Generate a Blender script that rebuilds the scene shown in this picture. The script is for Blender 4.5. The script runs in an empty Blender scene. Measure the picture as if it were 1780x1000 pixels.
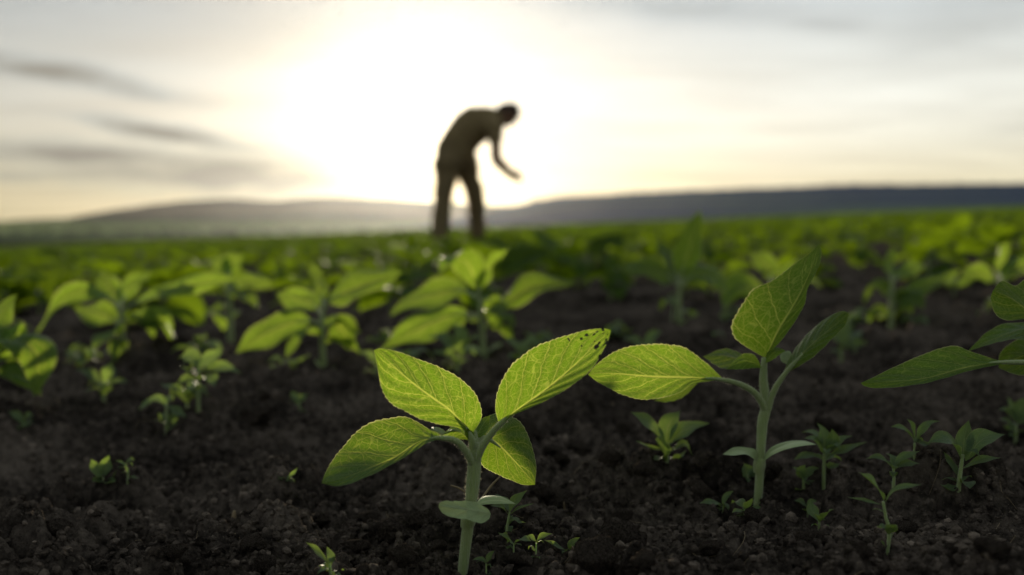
import bpy, bmesh, math, random
import numpy as np
from mathutils import Vector

R = math.radians
SC = bpy.context.scene
COL = SC.collection

# ------------------------------------------------------------------ camera
FPX = 1780 * 35.0 / 36.0              # focal length in photograph pixels
CAM_Z = 0.20
HORIZON = 392.0
PITCH = math.atan((500 - HORIZON) / FPX)
SP, CP = math.sin(PITCH), math.cos(PITCH)
cam_d = bpy.data.cameras.new('camera')
cam = bpy.data.objects.new('camera', cam_d)
COL.objects.link(cam)
SC.camera = cam
cam_d.lens = 35.0
cam_d.sensor_width = 36.0
cam_d.clip_start = 0.02
cam_d.clip_end = 60000
cam.location = (0, 0, CAM_Z)
cam.rotation_euler = (R(90) - PITCH, 0, 0)
cam_d.dof.use_dof = True
cam_d.dof.focus_distance = 0.605
cam_d.dof.aperture_fstop = 4.4

# ------------------------------------------------------------------ sun + sky
SUN_AZ = math.atan((722 - 890) / FPX)             # left of the view axis
SUN_EL = math.atan((HORIZON - 244) / FPX)
S = Vector((math.sin(SUN_AZ) * math.cos(SUN_EL), math.cos(SUN_AZ) * math.cos(SUN_EL), math.sin(SUN_EL)))
sun_l = bpy.data.lights.new('sun', 'SUN')
sun_l.energy = 5.0
sun_l.angle = R(0.53)
sun_l.color = (1.0, 0.86, 0.62)
sun = bpy.data.objects.new('sun', sun_l)
COL.objects.link(sun)
sun.rotation_euler = S.to_track_quat('Z', 'Y').to_euler()

SC.view_settings.view_transform = 'Standard'
SC.view_settings.look = 'None'
SC.view_settings.gamma = 1.0
SC.view_settings.use_curve_mapping = False
SC.view_settings.exposure = 0.0
SC.render.engine = 'CYCLES'
cy = SC.cycles
cy.use_denoising = True
try:
    cy.denoiser = 'OPENIMAGEDENOISE'
except Exception:
    pass
cy.max_bounces = 6
cy.transmission_bounces = 6
cy.transparent_max_bounces = 8
cy.volume_bounces = 0
cy.sample_clamp_indirect = 4.0
cy.use_adaptive_sampling = True
cy.adaptive_threshold = 0.012
cy.adaptive_min_samples = 14


class NT:
    """small helper to write node trees"""
    def __init__(self, tree):
        self.t = tree
        tree.nodes.clear()

    def n(self, typ, **kw):
        nd = self.t.nodes.new(typ)
        for k, v in kw.items():
            setattr(nd, k, v)
        return nd

    def put(self, sock, v):
        if v is None:
            return
        if isinstance(v, (int, float)):
            sock.default_value = v
        elif isinstance(v, (tuple, list)):
            if len(v) == 3 and len(sock.default_value) == 4:
                v = tuple(v) + (1,)
            sock.default_value = v
        else:
            self.t.links.new(v, sock)

    def m(self, op, a, b=None, c=None, clamp=False):
        nd = self.n('ShaderNodeMath', operation=op, use_clamp=clamp)
        for i, v in enumerate((a, b, c)):
            self.put(nd.inputs[i], v)
        return nd.outputs[0]

    def v(self, op, a, b=None, scale=None):
        nd = self.n('ShaderNodeVectorMath', operation=op)
        self.put(nd.inputs[0], a)
        self.put(nd.inputs[1], b)
        if scale is not None:
            self.put(nd.inputs[3], scale)
        return nd.outputs['Value'] if op in ('DOT_PRODUCT', 'LENGTH') else nd.outputs[0]

    def mix(self, f, a, b, blend='MIX', clamp=True):
        nd = self.n('ShaderNodeMix', data_type='RGBA', blend_type=blend)
        nd.clamp_factor = clamp
        self.put(nd.inputs[0], f)
        self.put(nd.inputs[6], a)
        self.put(nd.inputs[7], b)
        return nd.outputs[2]

    def noise(self, vec, scale, detail=3, rough=0.5, dist=0.0, color=False):
        nd = self.n('ShaderNodeTexNoise')
        self.put(nd.inputs['Vector'], vec)
        nd.inputs['Scale'].default_value = scale
        nd.inputs['Detail'].default_value = detail
        nd.inputs['Roughness'].default_value = rough
        nd.inputs['Distortion'].default_value = dist
        return nd.outputs['Color' if color else 'Fac']

    def ss(self, x, a, b):
        nd = self.n('ShaderNodeMapRange', interpolation_type='SMOOTHSTEP')
        self.put(nd.inputs[0], x)
        nd.inputs[1].default_value = a
        nd.inputs[2].default_value = b
        return nd.outputs[0]

    def comb(self, x, y, z):
        nd = self.n('ShaderNodeCombineXYZ')
        for i, v in enumerate((x, y, z)):
            self.put(nd.inputs[i], v)
        return nd.outputs[0]

    def sep(self, vec):
        nd = self.n('ShaderNodeSeparateXYZ')
        self.put(nd.inputs[0], vec)
        return nd.outputs


world = bpy.data.worlds.new('World')
SC.world = world
world.use_nodes = True
w = NT(world.node_tree)
SKY_STRENGTH = 0.12
dirv = w.v('NORMALIZE', w.n('ShaderNodeTexCoord').outputs['Generated'])
dx, dy, dz = w.sep(dirv)
sky = w.n('ShaderNodeTexSky', sky_type='NISHITA', sun_disc=False)
sky.sun_elevation = SUN_EL
sky.sun_rotation = SUN_AZ
sky.air_density = 1.0
sky.dust_density = 2.5
sky.ozone_density = 1.0
az = w.m('ARCTAN2', dx, dy)
el = w.m('ARCSINE', dz)
cosang = w.v('DOT_PRODUCT', dirv, tuple(S))
ang = w.m('ARCCOSINE', w.m('MINIMUM', cosang, 1.0))
# thin high cloud veil seen from below: planar cloud deck projection keeps the perspective of a real deck
dzc = w.m('ADD', w.m('MAXIMUM', dz, 0.0), 0.07)
deck = w.comb(w.m('DIVIDE', dx, dzc), w.m('DIVIDE', dy, dzc), 0.0)
n1 = w.noise(w.v('MULTIPLY', deck, (0.5, 0.9, 1)), 1.0, 5, 0.55, 0.6)
n2 = w.noise(w.v('MULTIPLY', deck, (0.9, 2.6, 1)), 0.8, 4, 0.5, 0.3)
lowf = w.m('SUBTRACT', 1.0, w.ss(el, -0.03, 0.13))
highf = w.ss(el, 0.09, 0.24)
veil = w.mix(lowf, (0.78, 0.78, 0.70), (0.64, 0.55, 0.29))
veil = w.mix(highf, veil, (0.49, 0.54, 0.565))
# brightness falls away from the sun
away = w.m('POWER', w.m('MULTIPLY_ADD', cosang, 0.5, 0.5), 1.0)
lvl = w.m('MULTIPLY_ADD', away, 0.10, 0.82)
tex = w.m('MULTIPLY_ADD', w.m('SUBTRACT', n1, 0.5), 0.70, 1.0)
tex = w.m('MULTIPLY', tex, w.m('MULTIPLY_ADD', w.m('SUBTRACT', n2, 0.5), 0.35, 1.0))
lvl = w.m('MULTIPLY', lvl, tex)
# a thinner, brighter part of the veil to the right of the sun
bq = w.m('POWER', w.m('DIVIDE', w.m('SUBTRACT', az, 0.36), 0.38), 2.0)
lvl = w.m('MULTIPLY', lvl, w.m('MULTIPLY_ADD', w.m('EXPONENT', w.m('MULTIPLY', bq, -1.0)), 0.50, 0.82))
veil = w.v('SCALE', veil, scale=lvl)


def glow(width, amt, col):
    g = w.m('MULTIPLY', w.m('EXPONENT', w.m('DIVIDE', w.m('MULTIPLY', ang, -1.0), width)), amt)
    return w.v('SCALE', col, scale=g)


hz = w.ss(el, 0.0, 0.10)
aur = w.v('ADD', glow(0.056, 2.5, w.mix(hz, (1.0, 0.68, 0.20), (1.0, 0.88, 0.58))), glow(0.19, 0.40, w.mix(hz, (1.0, 0.78, 0.38), (1.0, 0.98, 0.90))))
# denser low cloud streaks: (az, el, half length, half thickness, tilt, strength)
warp = w.m('MULTIPLY', w.m('SUBTRACT', w.noise(w.comb(w.m('MULTIPLY', az, 7.0), w.m('MULTIPLY', el, 22.0), 3.1), 1.0, 5, 0.6), 0.5), 0.024)
warp2 = w.noise(w.comb(w.m('MULTIPLY', az, 16.0), w.m('MULTIPLY', el, 60.0), 9.7), 1.0, 4, 0.6)
streaks = None
for (a0, e0, la, le, tilt, st) in (
        (-0.425, 0.137, 0.085, 0.0085, -0.16, 0.95),
        (-0.490, 0.150, 0.050, 0.0070, -0.05, 0.85),
        (-0.400, 0.066, 0.085, 0.0110, -0.02, 1.1),
        (-0.275, 0.046, 0.135, 0.0220, -0.05, 1.0),
        (-0.320, 0.085, 0.075, 0.0065, -0.15, 1.0),
        (-0.470, 0.045, 0.040, 0.0060, 0.0, 0.5),
        (-0.80, 0.12, 0.22, 0.018, 0.05, 0.7),
        (0.75, 0.10, 0.25, 0.016, 0.04, 0.6),
        (0.42, 0.175, 0.08, 0.030, 0.3, 0.25),
        (0.17, 0.212, 0.10, 0.016, -0.1, 0.30),
        (0.30, 0.188, 0.04, 0.007, -0.05, 0.25),
        (0.98, 0.20, 0.2, 0.03, 0.0, 0.5)):
    da = w.m('SUBTRACT', az, a0)
    de = w.m('SUBTRACT', w.m('ADD', el, warp), w.m('MULTIPLY_ADD', da, tilt, e0))
    q = w.m('ADD', w.m('POWER', w.m('ABSOLUTE', w.m('DIVIDE', da, la)), 2.0),
            w.m('POWER', w.m('ABSOLUTE', w.m('DIVIDE', de, le)), 2.0))
    g = w.m('MULTIPLY', w.m('EXPONENT', w.m('MULTIPLY', q, -1.0)), st)
    streaks = g if streaks is None else w.m('MAXIMUM', streaks, g)
streaks = w.m('MULTIPLY', streaks, w.m('MULTIPLY_ADD', warp2, 2.2, -0.10), clamp=True)
veil = w.mix(streaks, veil, (0.31, 0.285, 0.235))
veil = w.v('ADD', veil, w.v('SCALE', aur, scale=w.m('MULTIPLY_ADD', streaks, -0.85, 1.0)))
cover = w.m('ADD', w.m('MULTIPLY_ADD', n1, 0.06, 0.92), w.m('MULTIPLY', streaks, 0.2), clamp=True)
col = w.mix(cover, w.v('SCALE', sky.outputs[0], scale=1.0), w.v('SCALE', veil, scale=1.0 / SKY_STRENGTH))
bg = w.n('ShaderNodeBackground')
w.put(bg.inputs[0], col)
bg.inputs[1].default_value = SKY_STRENGTH
w.t.links.new(bg.outputs[0], w.n('ShaderNodeOutputWorld').inputs[0])

# ------------------------------------------------------------------ helpers


def P(px, py, d):
    """point seen at photograph pixel (px, py) at distance d (metres along the view axis)"""
    X = (px - 890) / FPX * d
    Y = -(py - 500) / FPX * d
    return np.array((X, Y * SP + d * CP, CAM_Z + Y * CP - d * SP))


def PP(pts, d):
    ds = d if isinstance(d, (list, tuple)) else [d] * len(pts)
    return np.array([P(x, y, z) for (x, y), z in zip(pts, ds)])


def spline(pts, n):
    """Catmull-Rom through pts, n samples evenly by arc length"""
    p = np.asarray(pts, float)
    if len(p) == 2:
        t = np.linspace(0, 1, n)[:, None]
        return p[0] * (1 - t) + p[1] * t
    ext = np.vstack([2 * p[0] - p[1], p, 2 * p[-1] - p[-2]])
    out = []
    for i in range(len(p) - 1):
        a, b, c, d = ext[i:i + 4]
        t = np.linspace(0, 1, 16, endpoint=False)[:, None]
        out.append(0.5 * ((2 * b) + (-a + c) * t + (2 * a - 5 * b + 4 * c - d) * t ** 2 + (-a + 3 * b - 3 * c + d) * t ** 3))
    out.append(p[-1:])
    q = np.vstack(out)
    s = np.concatenate([[0], np.cumsum(np.linalg.norm(np.diff(q, axis=0), axis=1))])
    t = np.linspace(0, s[-1], n)
    return np.stack([np.interp(t, s, q[:, k]) for k in range(q.shape[1])], 1)


def unit(v):
    v = np.asarray(v, float)
    return v / (np.linalg.norm(v, axis=-1, keepdims=True) + 1e-12)


def mesh_np(name, V, F, mats, smooth=True, midx=None, uv=None):
    """F: (n,4) or (n,3) int array or a list of faces"""
    me = bpy.data.meshes.new(name)
    V = np.asarray(V, np.float32)
    if isinstance(F, np.ndarray):
        k = F.shape[1]
        me.vertices.add(len(V))
        me.vertices.foreach_set('co', V.ravel())
        me.loops.add(F.size)
        me.loops.foreach_set('vertex_index', F.astype(np.int32).ravel())
        me.polygons.add(len(F))
        me.polygons.foreach_set('loop_start', np.arange(0, F.size, k, dtype=np.int32))
        me.polygons.foreach_set('loop_total', np.full(len(F), k, np.int32))
    else:
        me.from_pydata([tuple(map(float, v)) for v in V], [], F)
    for m_ in (mats if isinstance(mats, (list, tuple)) else [mats]):
        me.materials.append(m_)
    if midx is not None:
        me.polygons.foreach_set('material_index', np.asarray(midx, np.int32))
    me.update(calc_edges=True)
    me.polygons.foreach_set('use_smooth', np.full(len(me.polygons), smooth, bool))
    if uv is not None:
        lay = me.uv_layers.new(name='UVMap')
        li = np.zeros(len(me.loops), np.int32)
        me.loops.foreach_get('vertex_index', li)
        lay.data.foreach_set('uv', np.asarray(uv, np.float32)[li].ravel())
    return me


def obj(name, me, parent=None, loc=None):
    o = bpy.data.objects.new(name, me)
    COL.objects.link(o)
    if loc is not None:
        o.location = loc
    if parent is not None:
        o.parent = parent
    return o


def tag(o, label=None, cat=None, group=None, kind=None):
    if label:
        o['label'] = label
    if cat:
        o['category'] = cat
    if group:
        o['group'] = group
    if kind:
        o['kind'] = kind
    return o


# --- noise in numpy
def _h(ix, iy, seed):
    n = (ix.astype(np.int64) * 374761393 + iy.astype(np.int64) * 668265263 + seed * 1442695041) & 0xFFFFFFFF
    n = ((n ^ (n >> 13)) * 1274126177) & 0xFFFFFFFF
    n = n ^ (n >> 16)
    return (n & 0xFFFF) / 65535.0


def vnoise(x, y, seed=0):
    ix, iy = np.floor(x), np.floor(y)
    fx, fy = x - ix, y - iy
    ux, uy = fx * fx * fx * (fx * (fx * 6 - 15) + 10), fy * fy * fy * (fy * (fy * 6 - 15) + 10)
    a, b = _h(ix, iy, seed), _h(ix + 1, iy, seed)
    c, d = _h(ix, iy + 1, seed), _h(ix + 1, iy + 1, seed)
    return (a * (1 - ux) + b * ux) * (1 - uy) + (c * (1 - ux) + d * ux) * uy - 0.5


def domes(x, y, seed, fill=0.75):
    """rounded crumbs: half-spheres of random size, one per cell; height in cell units"""
    ix, iy = np.floor(x), np.floor(y)
    best = np.zeros_like(x)
    for ox in (-1, 0, 1):
        for oy in (-1, 0, 1):
            cx, cy_ = ix + ox, iy + oy
            px = cx + _h(cx, cy_, seed)
            py = cy_ + _h(cx, cy_, seed + 7)
            s = _h(cx, cy_, seed + 13)
            r = np.where(s < fill, 0.25 + 0.62 * s / fill, 0.001)
            d2 = ((x - px) ** 2 + (y - py) ** 2) / (r * r)
            best = np.maximum(best, np.sqrt(np.maximum(0, 1 - d2)) * r)
    return best


SLOPE = 0.0393
ROW_TILT = 0.13


def ground_low(x, y):
    """field surface without the fine crumbs"""
    x = np.asarray(x, float)
    y = np.asarray(y, float)
    z = SLOPE * x
    near = 1.0 / (1.0 + (np.hypot(x, y) / 6.0) ** 2)
    z = z + near * (0.030 * vnoise(x * 3.1 + 5, y * 3.6, 3) + 0.016 * vnoise(x * 8.5, y * 9.5 + 2, 5))
    # hilled-up row in front, furrow behind it
    t = y - ROW_TILT * x - 0.56
    z = z + 0.012 * np.exp(-(t / 0.10) ** 2) - 0.012 * np.exp(-((t - 0.34) / 0.16) ** 2)
    t2 = t - 0.90
    z = z + 0.012 * np.exp(-(t2 / 0.14) ** 2)
    z = z + 0.010 * np.exp(-((np.maximum(x - 0.12, 0) - 0.12) / 0.14) ** 2 - ((y - 0.50) / 0.06) ** 2)
    # keep clear of the lens
    return z


def ground_full(x, y):
    z = ground_low(x, y)
    r = np.hypot(x, y)
    k = np.clip(1.3 - r / 4.0, 0.0, 1)
    wx = x + 0.010 * vnoise(x * 40, y * 40, 31)
    wy = y + 0.010 * vnoise(x * 40 + 9, y * 40, 32)
    patch = np.clip(0.55 + 1.6 * vnoise(x * 7, y * 7, 77), 0.12, 1.2)
    d = domes(wx * 22, wy * 22, 1, 0.45) / 22 * 0.8 * patch
    d += domes(wx * 55, wy * 55, 2, 0.65) / 55 * 0.95 * np.clip(patch + .2, 0, 1.2)
    d += domes(wx * 130, wy * 130, 3, 0.8) / 130 * 1.0
    fine = np.clip(1.4 - r / 1.2, 0, 1)
    d += fine * domes(wx * 300, wy * 300, 4, 0.85) / 300 * 1.0
    d += 0.006 * vnoise(x * 60, y * 60, 8) + 0.003 * vnoise(x * 170, y * 170, 9) + fine * 0.0016 * vnoise(x * 480, y * 480, 10)
    z = z + k * (d - 0.0100)
    # soil cracks / pits
    z = z - k * 0.010 * np.clip(vnoise(x * 26, y * 30, 55) - 0.12, 0, 1)
    return z


# ------------------------------------------------------------------ materials
MATS = {}


def material(name):
    m_ = bpy.data.materials.new(name)
    m_.use_nodes = True
    MATS[name] = m_
    return m_, NT(m_.node_tree)


def principled(t, base, rough=0.6, spec=0.4, normal=None, **kw):
    b = t.n('ShaderNodeBsdfPrincipled')
    t.put(b.inputs['Base Color'], base)
    t.put(b.inputs['Roughness'], rough)
    t.put(b.inputs['Specular IOR Level'], spec)
    if normal is not None:
        t.t.links.new(normal, b.inputs['Normal'])
    for k, v in kw.items():
        t.put(b.inputs[k], v)
    return b.outputs[0]


def out(t, sh):
    t.t.links.new(sh, t.n('ShaderNodeOutputMaterial').inputs[0])


def bump(t, h, dist, strength=1.0):
    b = t.n('ShaderNodeBump')
    t.put(b.inputs['Height'], h)
    b.inputs['Distance'].default_value = dist
    b.inputs['Strength'].default_value = strength
    return b.outputs[0]


def mixsh(t, f, a, b):
    nd = t.n('ShaderNodeMixShader')
    t.put(nd.inputs[0], f)
    t.t.links.new(a, nd.inputs[1])
    t.t.links.new(b, nd.inputs[2])
    return nd.outputs[0]


def leaf_material(name, refl, refl_v, trans, trans_v, fac=0.5, veins=True, nsec=6.0, rough=0.5, spec=0.35, fuzz_glow=True):
    m_, t = material(name)
    tc = t.n('ShaderNodeTexCoord')
    rnd = t.n('ShaderNodeObjectInfo').outputs['Random']
    if veins:
        u, v, _ = t.sep(tc.outputs['UV'])
        v = t.m('MULTIPLY_ADD', v, 2.0, -1.0)
        av = t.m('ABSOLUTE', v)
        off = t.m('MULTIPLY', rnd, 37.0)
        wv = t.noise(t.comb(t.m('MULTIPLY', u, 7.0), t.m('MULTIPLY', v, 3.0), off), 1.0, 3, 0.6)
        wv = t.m('MULTIPLY', t.m('SUBTRACT', wv, 0.5), 0.085)
        # midrib tapers to the tip
        midw = t.m('MULTIPLY_ADD', u, -0.055, 0.075)
        mid = t.m('SUBTRACT', 1.0, t.ss(t.m('DIVIDE', av, midw), 0.35, 1.0))
        # secondary veins arch forward
        side = t.m('MULTIPLY', t.m('SIGN', v), 0.21)
        ph = t.m('SUBTRACT', t.m('ADD', u, wv), t.m('MULTIPLY', t.m('POWER', av, 0.85), 0.36))
        ph = t.m('ADD', t.m('MULTIPLY', ph, nsec), side)
        fr = t.m('ABSOLUTE', t.m('SUBTRACT', t.m('FRACT', ph), 0.5))
        secw = t.m('MULTIPLY_ADD', av, -0.030, 0.062)
        sec = t.m('SUBTRACT', 1.0, t.ss(t.m('DIVIDE', fr, secw), 0.25, 1.0))
        # reticulate network
        rv = t.comb(t.m('MULTIPLY', t.m('ADD', u, wv), 17.0), t.m('MULTIPLY', t.m('ADD', v, t.m('MULTIPLY', wv, 0.7)), 6.0), off)
        vo = t.n('ShaderNodeTexVoronoi', feature='DISTANCE_TO_EDGE')
        t.put(vo.inputs['Vector'], rv)
        vo.inputs['Scale'].default_value = 1.0
        ret = t.m('SUBTRACT', 1.0, t.ss(vo.outputs[0], 0.010, 0.060))
        vo2 = t.n('ShaderNodeTexVoronoi', feature='DISTANCE_TO_EDGE')
        t.put(vo2.inputs['Vector'], rv)
        vo2.inputs['Scale'].default_value = 2.7
        ret2 = t.m('SUBTRACT', 1.0, t.ss(vo2.outputs[0], 0.01, 0.10))
        edge = t.ss(av, 0.968, 0.995)
        vein = t.m('MAXIMUM', t.m('MAXIMUM', mid, t.m('MULTIPLY', sec, 0.9)),
                   t.m('MAXIMUM', t.m('MULTIPLY', ret, 0.50), t.m('MULTIPLY', ret2, 0.26)))
        blot = t.noise(t.comb(t.m('MULTIPLY', u, 3.0), t.m('MULTIPLY', v, 1.6), off), 1.0, 4, 0.6)
        relief = t.m('ADD', t.m('MULTIPLY', t.m('MAXIMUM', mid, sec), -1.0), t.m('MULTIPLY', ret, -0.35))
        nrm = bump(t, relief, 0.0006, 0.8)
    else:
        vein = t.m('MULTIPLY', t.noise(tc.outputs['Object'], 70.0, 2), 0.30)
        blot = t.noise(tc.outputs['Object'], 14.0, 3)
        edge = None
        nrm = None
    var = t.m('MULTIPLY_ADD', t.m('SUBTRACT', blot, 0.5), 0.6, 1.0)
    var = t.m('MULTIPLY', var, t.m('MULTIPLY_ADD', rnd, 0.4, 0.8))
    tint = t.n('ShaderNodeAttribute', attribute_name='tint').outputs['Fac']
    var = t.m('MULTIPLY', var, t.m('ADD', 1.0, tint))
    rc = t.v('SCALE', t.mix(vein, refl, refl_v), scale=var)
    trc = t.v('SCALE', t.mix(vein, trans, trans_v), scale=var)
    if edge is not None and fuzz_glow:  # hairy margin, its backlit rim glow painted in as paler colour
        trc = t.mix(edge, trc, (0.66, 0.66, 0.24))
        rc = t.mix(edge, rc, (0.30, 0.32, 0.16))
    pb = principled(t, rc, rough, spec, nrm)
    tr = t.n('ShaderNodeBsdfTranslucent')
    t.put(tr.inputs[0], trc)
    if nrm is not None:
        t.t.links.new(nrm, tr.inputs['Normal'])
    out(t, mixsh(t, fac, pb, tr.outputs[0]))
    return m_


LEAF = leaf_material('leaf_blade', (0.066, 0.150, 0.014), (0.17, 0.24, 0.060), (0.155, 0.275, 0.008), (0.58, 0.64, 0.10), 0.54, rough=0.42, spec=0.32)
LEAF_FIELD = leaf_material('leaf_field', (0.045, 0.095, 0.012), (0.08, 0.14, 0.03), (0.165, 0.25, 0.006), (0.24, 0.34, 0.012), 0.52, veins=False, spec=0.06, rough=0.6)
COTY = leaf_material('cotyledon_flesh', (0.25, 0.33, 0.155), (0.33, 0.39, 0.20), (0.30, 0.36, 0.06), (0.42, 0.44, 0.12), 0.06, nsec=4.0, fuzz_glow=False, spec=0.15)
WEED = leaf_material('weed_leaf', (0.095, 0.155, 0.075), (0.17, 0.23, 0.12), (0.20, 0.32, 0.03), (0.40, 0.46, 0.12), 0.42, nsec=5.0, rough=0.5, spec=0.22)

m_, t = material('stem_skin')
STEM = m_
tc = t.n('ShaderNodeTexCoord')
nz = t.noise(t.v('MULTIPLY', tc.outputs['Object'], (1500, 1500, 90)), 1.0, 3)
nz2 = t.noise(tc.outputs['Object'], 25, 3)
sc_ = t.mix(nz2, (0.205, 0.300, 0.085), (0.31, 0.38, 0.15))
sc_ = t.mix(t.m('MULTIPLY', nz, 0.5), sc_, (0.24, 0.27, 0.14))
pb = principled(t, sc_, 0.55, 0.35, bump(t, nz, 0.0020, 1.0), **{'Subsurface Weight': 0.5, 'Subsurface Radius': (0.002, 0.003, 0.001), 'Subsurface Scale': 1.0,
                                                               'Sheen Weight': 0.35, 'Sheen Roughness': 0.4})
out(t, pb)

m_, t = material('plant_hair')
HAIR_M = m_
tr = t.n('ShaderNodeBsdfTranslucent')
tr.inputs[0].default_value = (0.8, 0.78, 0.6, 1)
out(t, mixsh(t, 0.6, principled(t, (0.55, 0.56, 0.42), 0.4, 0.5), tr.outputs[0]))


def soil_material(name, dark, light):
    m_, t = material(name)
    tc = t.n('ShaderNodeTexCoord')
    o_ = tc.outputs['Object']
    a = t.noise(o_, 9, 4, 0.6)
    b = t.noise(o_, 140, 4, 0.65)
    c = t.noise(o_, 900, 3, 0.6)
    f = t.m('ADD', t.m('MULTIPLY', a, 0.55), t.m('MULTIPLY', b, 0.55))
    f = t.ss(f, 0.42, 0.74)
    tint = t.n('ShaderNodeAttribute', attribute_name='tint').outputs['Fac']
    col = t.mix(t.m('MULTIPLY', f, t.m('MULTIPLY_ADD', c, 1.2, 0.4)), dark, light)
    speck = t.ss(t.noise(o_, 420, 2, 0.5), 0.66, 0.76)
    col = t.mix(t.m('MULTIPLY', speck, 0.55), col, (0.16, 0.13, 0.10))
    col = t.v('SCALE', col, scale=t.m('ADD', 1.0, tint))
    h = t.m('ADD', t.m('MULTIPLY', b, 0.6), t.m('MULTIPLY', c, 0.4))
    out(t, principled(t, col, 1.0, 0.0, bump(t, h, 0.004, 1.0)))
    return m_


SOIL = soil_material('dark_soil', (0.019, 0.0160, 0.0134), (0.128, 0.105, 0.084))
CLOD = soil_material('clod_soil', (0.023, 0.0190, 0.0158), (0.142, 0.115, 0.091))

m_, t = material('dry_straw')
STRAW = m_
out(t, principled(t, t.mix(t.noise(t.n('ShaderNodeTexCoord').outputs['Object'], 90, 3), (0.14, 0.10, 0.055), (0.30, 0.23, 0.13)), 0.7, 0.3))


def cloth_material(name, a, b, sc=60):
    m_, t = material(name)
    o_ = t.n('ShaderNodeTexCoord').outputs['Object']
    out(t, principled(t, t.mix(t.noise(o_, 8, 4), a, b), 0.9, 0.2, bump(t, t.noise(o_, sc, 3), 0.004, 0.5)))
    return m_


SHIRT = cloth_material('shirt_cotton', (0.17, 0.13, 0.065), (0.22, 0.165, 0.08))
TROUSER = cloth_material('trouser_cotton', (0.13, 0.10, 0.05), (0.18, 0.135, 0.07))
SKIN = cloth_material('skin', (0.20, 0.115, 0.075), (0.26, 0.15, 0.10), 200)
HAIRDARK = cloth_material('dark_hair', (0.035, 0.025, 0.018), (0.06, 0.042, 0.03), 120)
BOOT = cloth_material('boot_leather', (0.05, 0.035, 0.025), (0.08, 0.055, 0.04))

m_, t = material('dew_water')
DEW = m_
out(t, principled(t, (0.95, 0.97, 1.0), 0.12, 0.6, **{'Transmission Weight': 1.0, 'IOR': 1.33}))

# ------------------------------------------------------------------ the ground
def build_ground():
    th_in = np.linspace(-R(33), R(33), 820)
    th_l = np.linspace(-math.pi, -R(33), 70, endpoint=False)
    th_r = np.linspace(R(33), math.pi, 70)[1:-1]
    th = np.concatenate([th_l, th_in, th_r])
    r1 = np.exp(np.linspace(math.log(0.30), math.log(1.25), 520, endpoint=False))
    r2 = np.exp(np.linspace(math.log(1.25), math.log(4.0), 170, endpoint=False))
    r3 = np.exp(np.linspace(math.log(4.0), math.log(95.0), 60))
    r = np.concatenate([[0.06, 0.12, 0.18, 0.24], r1, r2, r3])
    RR, TT = np.meshgrid(r, th, indexing='ij')
    X, Y = RR * np.sin(TT), RR * np.cos(TT)
    Z = ground_full(X.ravel(), Y.ravel()).reshape(X.shape)
    nr, nt = X.shape
    V = np.stack([X, Y, Z], -1).reshape(-1, 3)
    i = np.arange(nr - 1)[:, None]
    j = np.arange(nt)[None, :]
    j2 = (j + 1) % nt
    F = np.stack([i * nt + j, i * nt + j2, (i + 1) * nt + j2, (i + 1) * nt + j], -1).reshape(-1, 4)
    V = np.vstack([V, [[0, 0, float(ground_low(0., 0.))]]])
    me = mesh_np('field_soil', V, F[:, ::-1].copy(), SOIL)
    o = obj('field_ground', me)
    tag(o, 'dark crumbly ploughed soil of the field', kind='structure')
    return o


ground = build_ground()

# far terrain: valley floor and two hills, real distances
def terrain_material(name, dark, mid, pale, sx, sy):
    m_, t = material(name)
    o_ = t.n('ShaderNodeTexCoord').outputs['Object']
    st = t.noise(t.v('MULTIPLY', o_, (sx, sy, 0)), 1.0, 3, 0.5)
    sp = t.noise(t.v('MULTIPLY', o_, (0.03, 0.03, 0.03)), 1.0, 4, 0.6)
    c_ = t.mix(t.ss(st, 0.36, 0.52), dark, mid)
    c_ = t.mix(t.ss(st, 0.54, 0.66), c_, pale)
    c_ = t.v('SCALE', c_, scale=t.m('MULTIPLY_ADD', sp, 0.6, 0.7))
    out(t, principled(t, c_, 1.0, 0.0))
    return m_


m_, t = material('valley_fields')
VALLEY = m_
o_ = t.n('ShaderNodeTexCoord').outputs['Object']
x_, y_, _z = t.sep(o_)
wob = t.m('MULTIPLY', t.m('SUBTRACT', t.noise(t.v('MULTIPLY', o_, (0.0012, 0.0006, 0)), 1.0, 3), 0.5), 500.0)
yy_ = t.m('ADD', t.m('ADD', y_, t.m('MULTIPLY', x_, 0.25)), wob)
c_ = t.mix(t.ss(yy_, 950, 1080), (0.030, 0.034, 0.034), (0.040, 0.060, 0.030))
c_ = t.mix(t.ss(yy_, 1350, 1450), c_, (0.085, 0.125, 0.048))
c_ = t.mix(t.ss(yy_, 1900, 2000), c_, (0.050, 0.070, 0.034))
c_ = t.mix(t.ss(yy_, 2200, 2300), c_, (0.120, 0.150, 0.065))
c_ = t.mix(t.ss(yy_, 2900, 3000), c_, (0.045, 0.055, 0.034))
c_ = t.v('SCALE', c_, scale=t.m('MULTIPLY_ADD', t.noise(t.v('MULTIPLY', o_, (0.02, 0.02, 0.02)), 1.0, 4), 0.7, 0.65))
out(t, principled(t, c_, 1.0, 0.0))
m_, t = material('hill_grass')
HILL_L = m_
o_ = t.n('ShaderNodeTexCoord').outputs['Object']
x_, y_, z_ = t.sep(o_)
zz_ = t.m('ADD', z_, t.m('MULTIPLY', t.m('SUBTRACT', t.noise(t.v('MULTIPLY', o_, (0.002, 0.002, 0)), 1.0, 3), 0.5), 45.0))
c_ = t.mix(t.ss(zz_, 8, 16), (0.170, 0.215, 0.070), (0.050, 0.066, 0.034))
c_ = t.mix(t.ss(zz_, 30, 40), c_, (0.125, 0.100, 0.066))
c_ = t.mix(t.ss(zz_, 74, 84), c_, (0.070, 0.064, 0.050))
c_ = t.v('SCALE', c_, scale=t.m('MULTIPLY_ADD', t.noise(t.v('MULTIPLY', o_, (0.012, 0.012, 0.03)), 1.0, 4), 0.9, 0.55))
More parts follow.
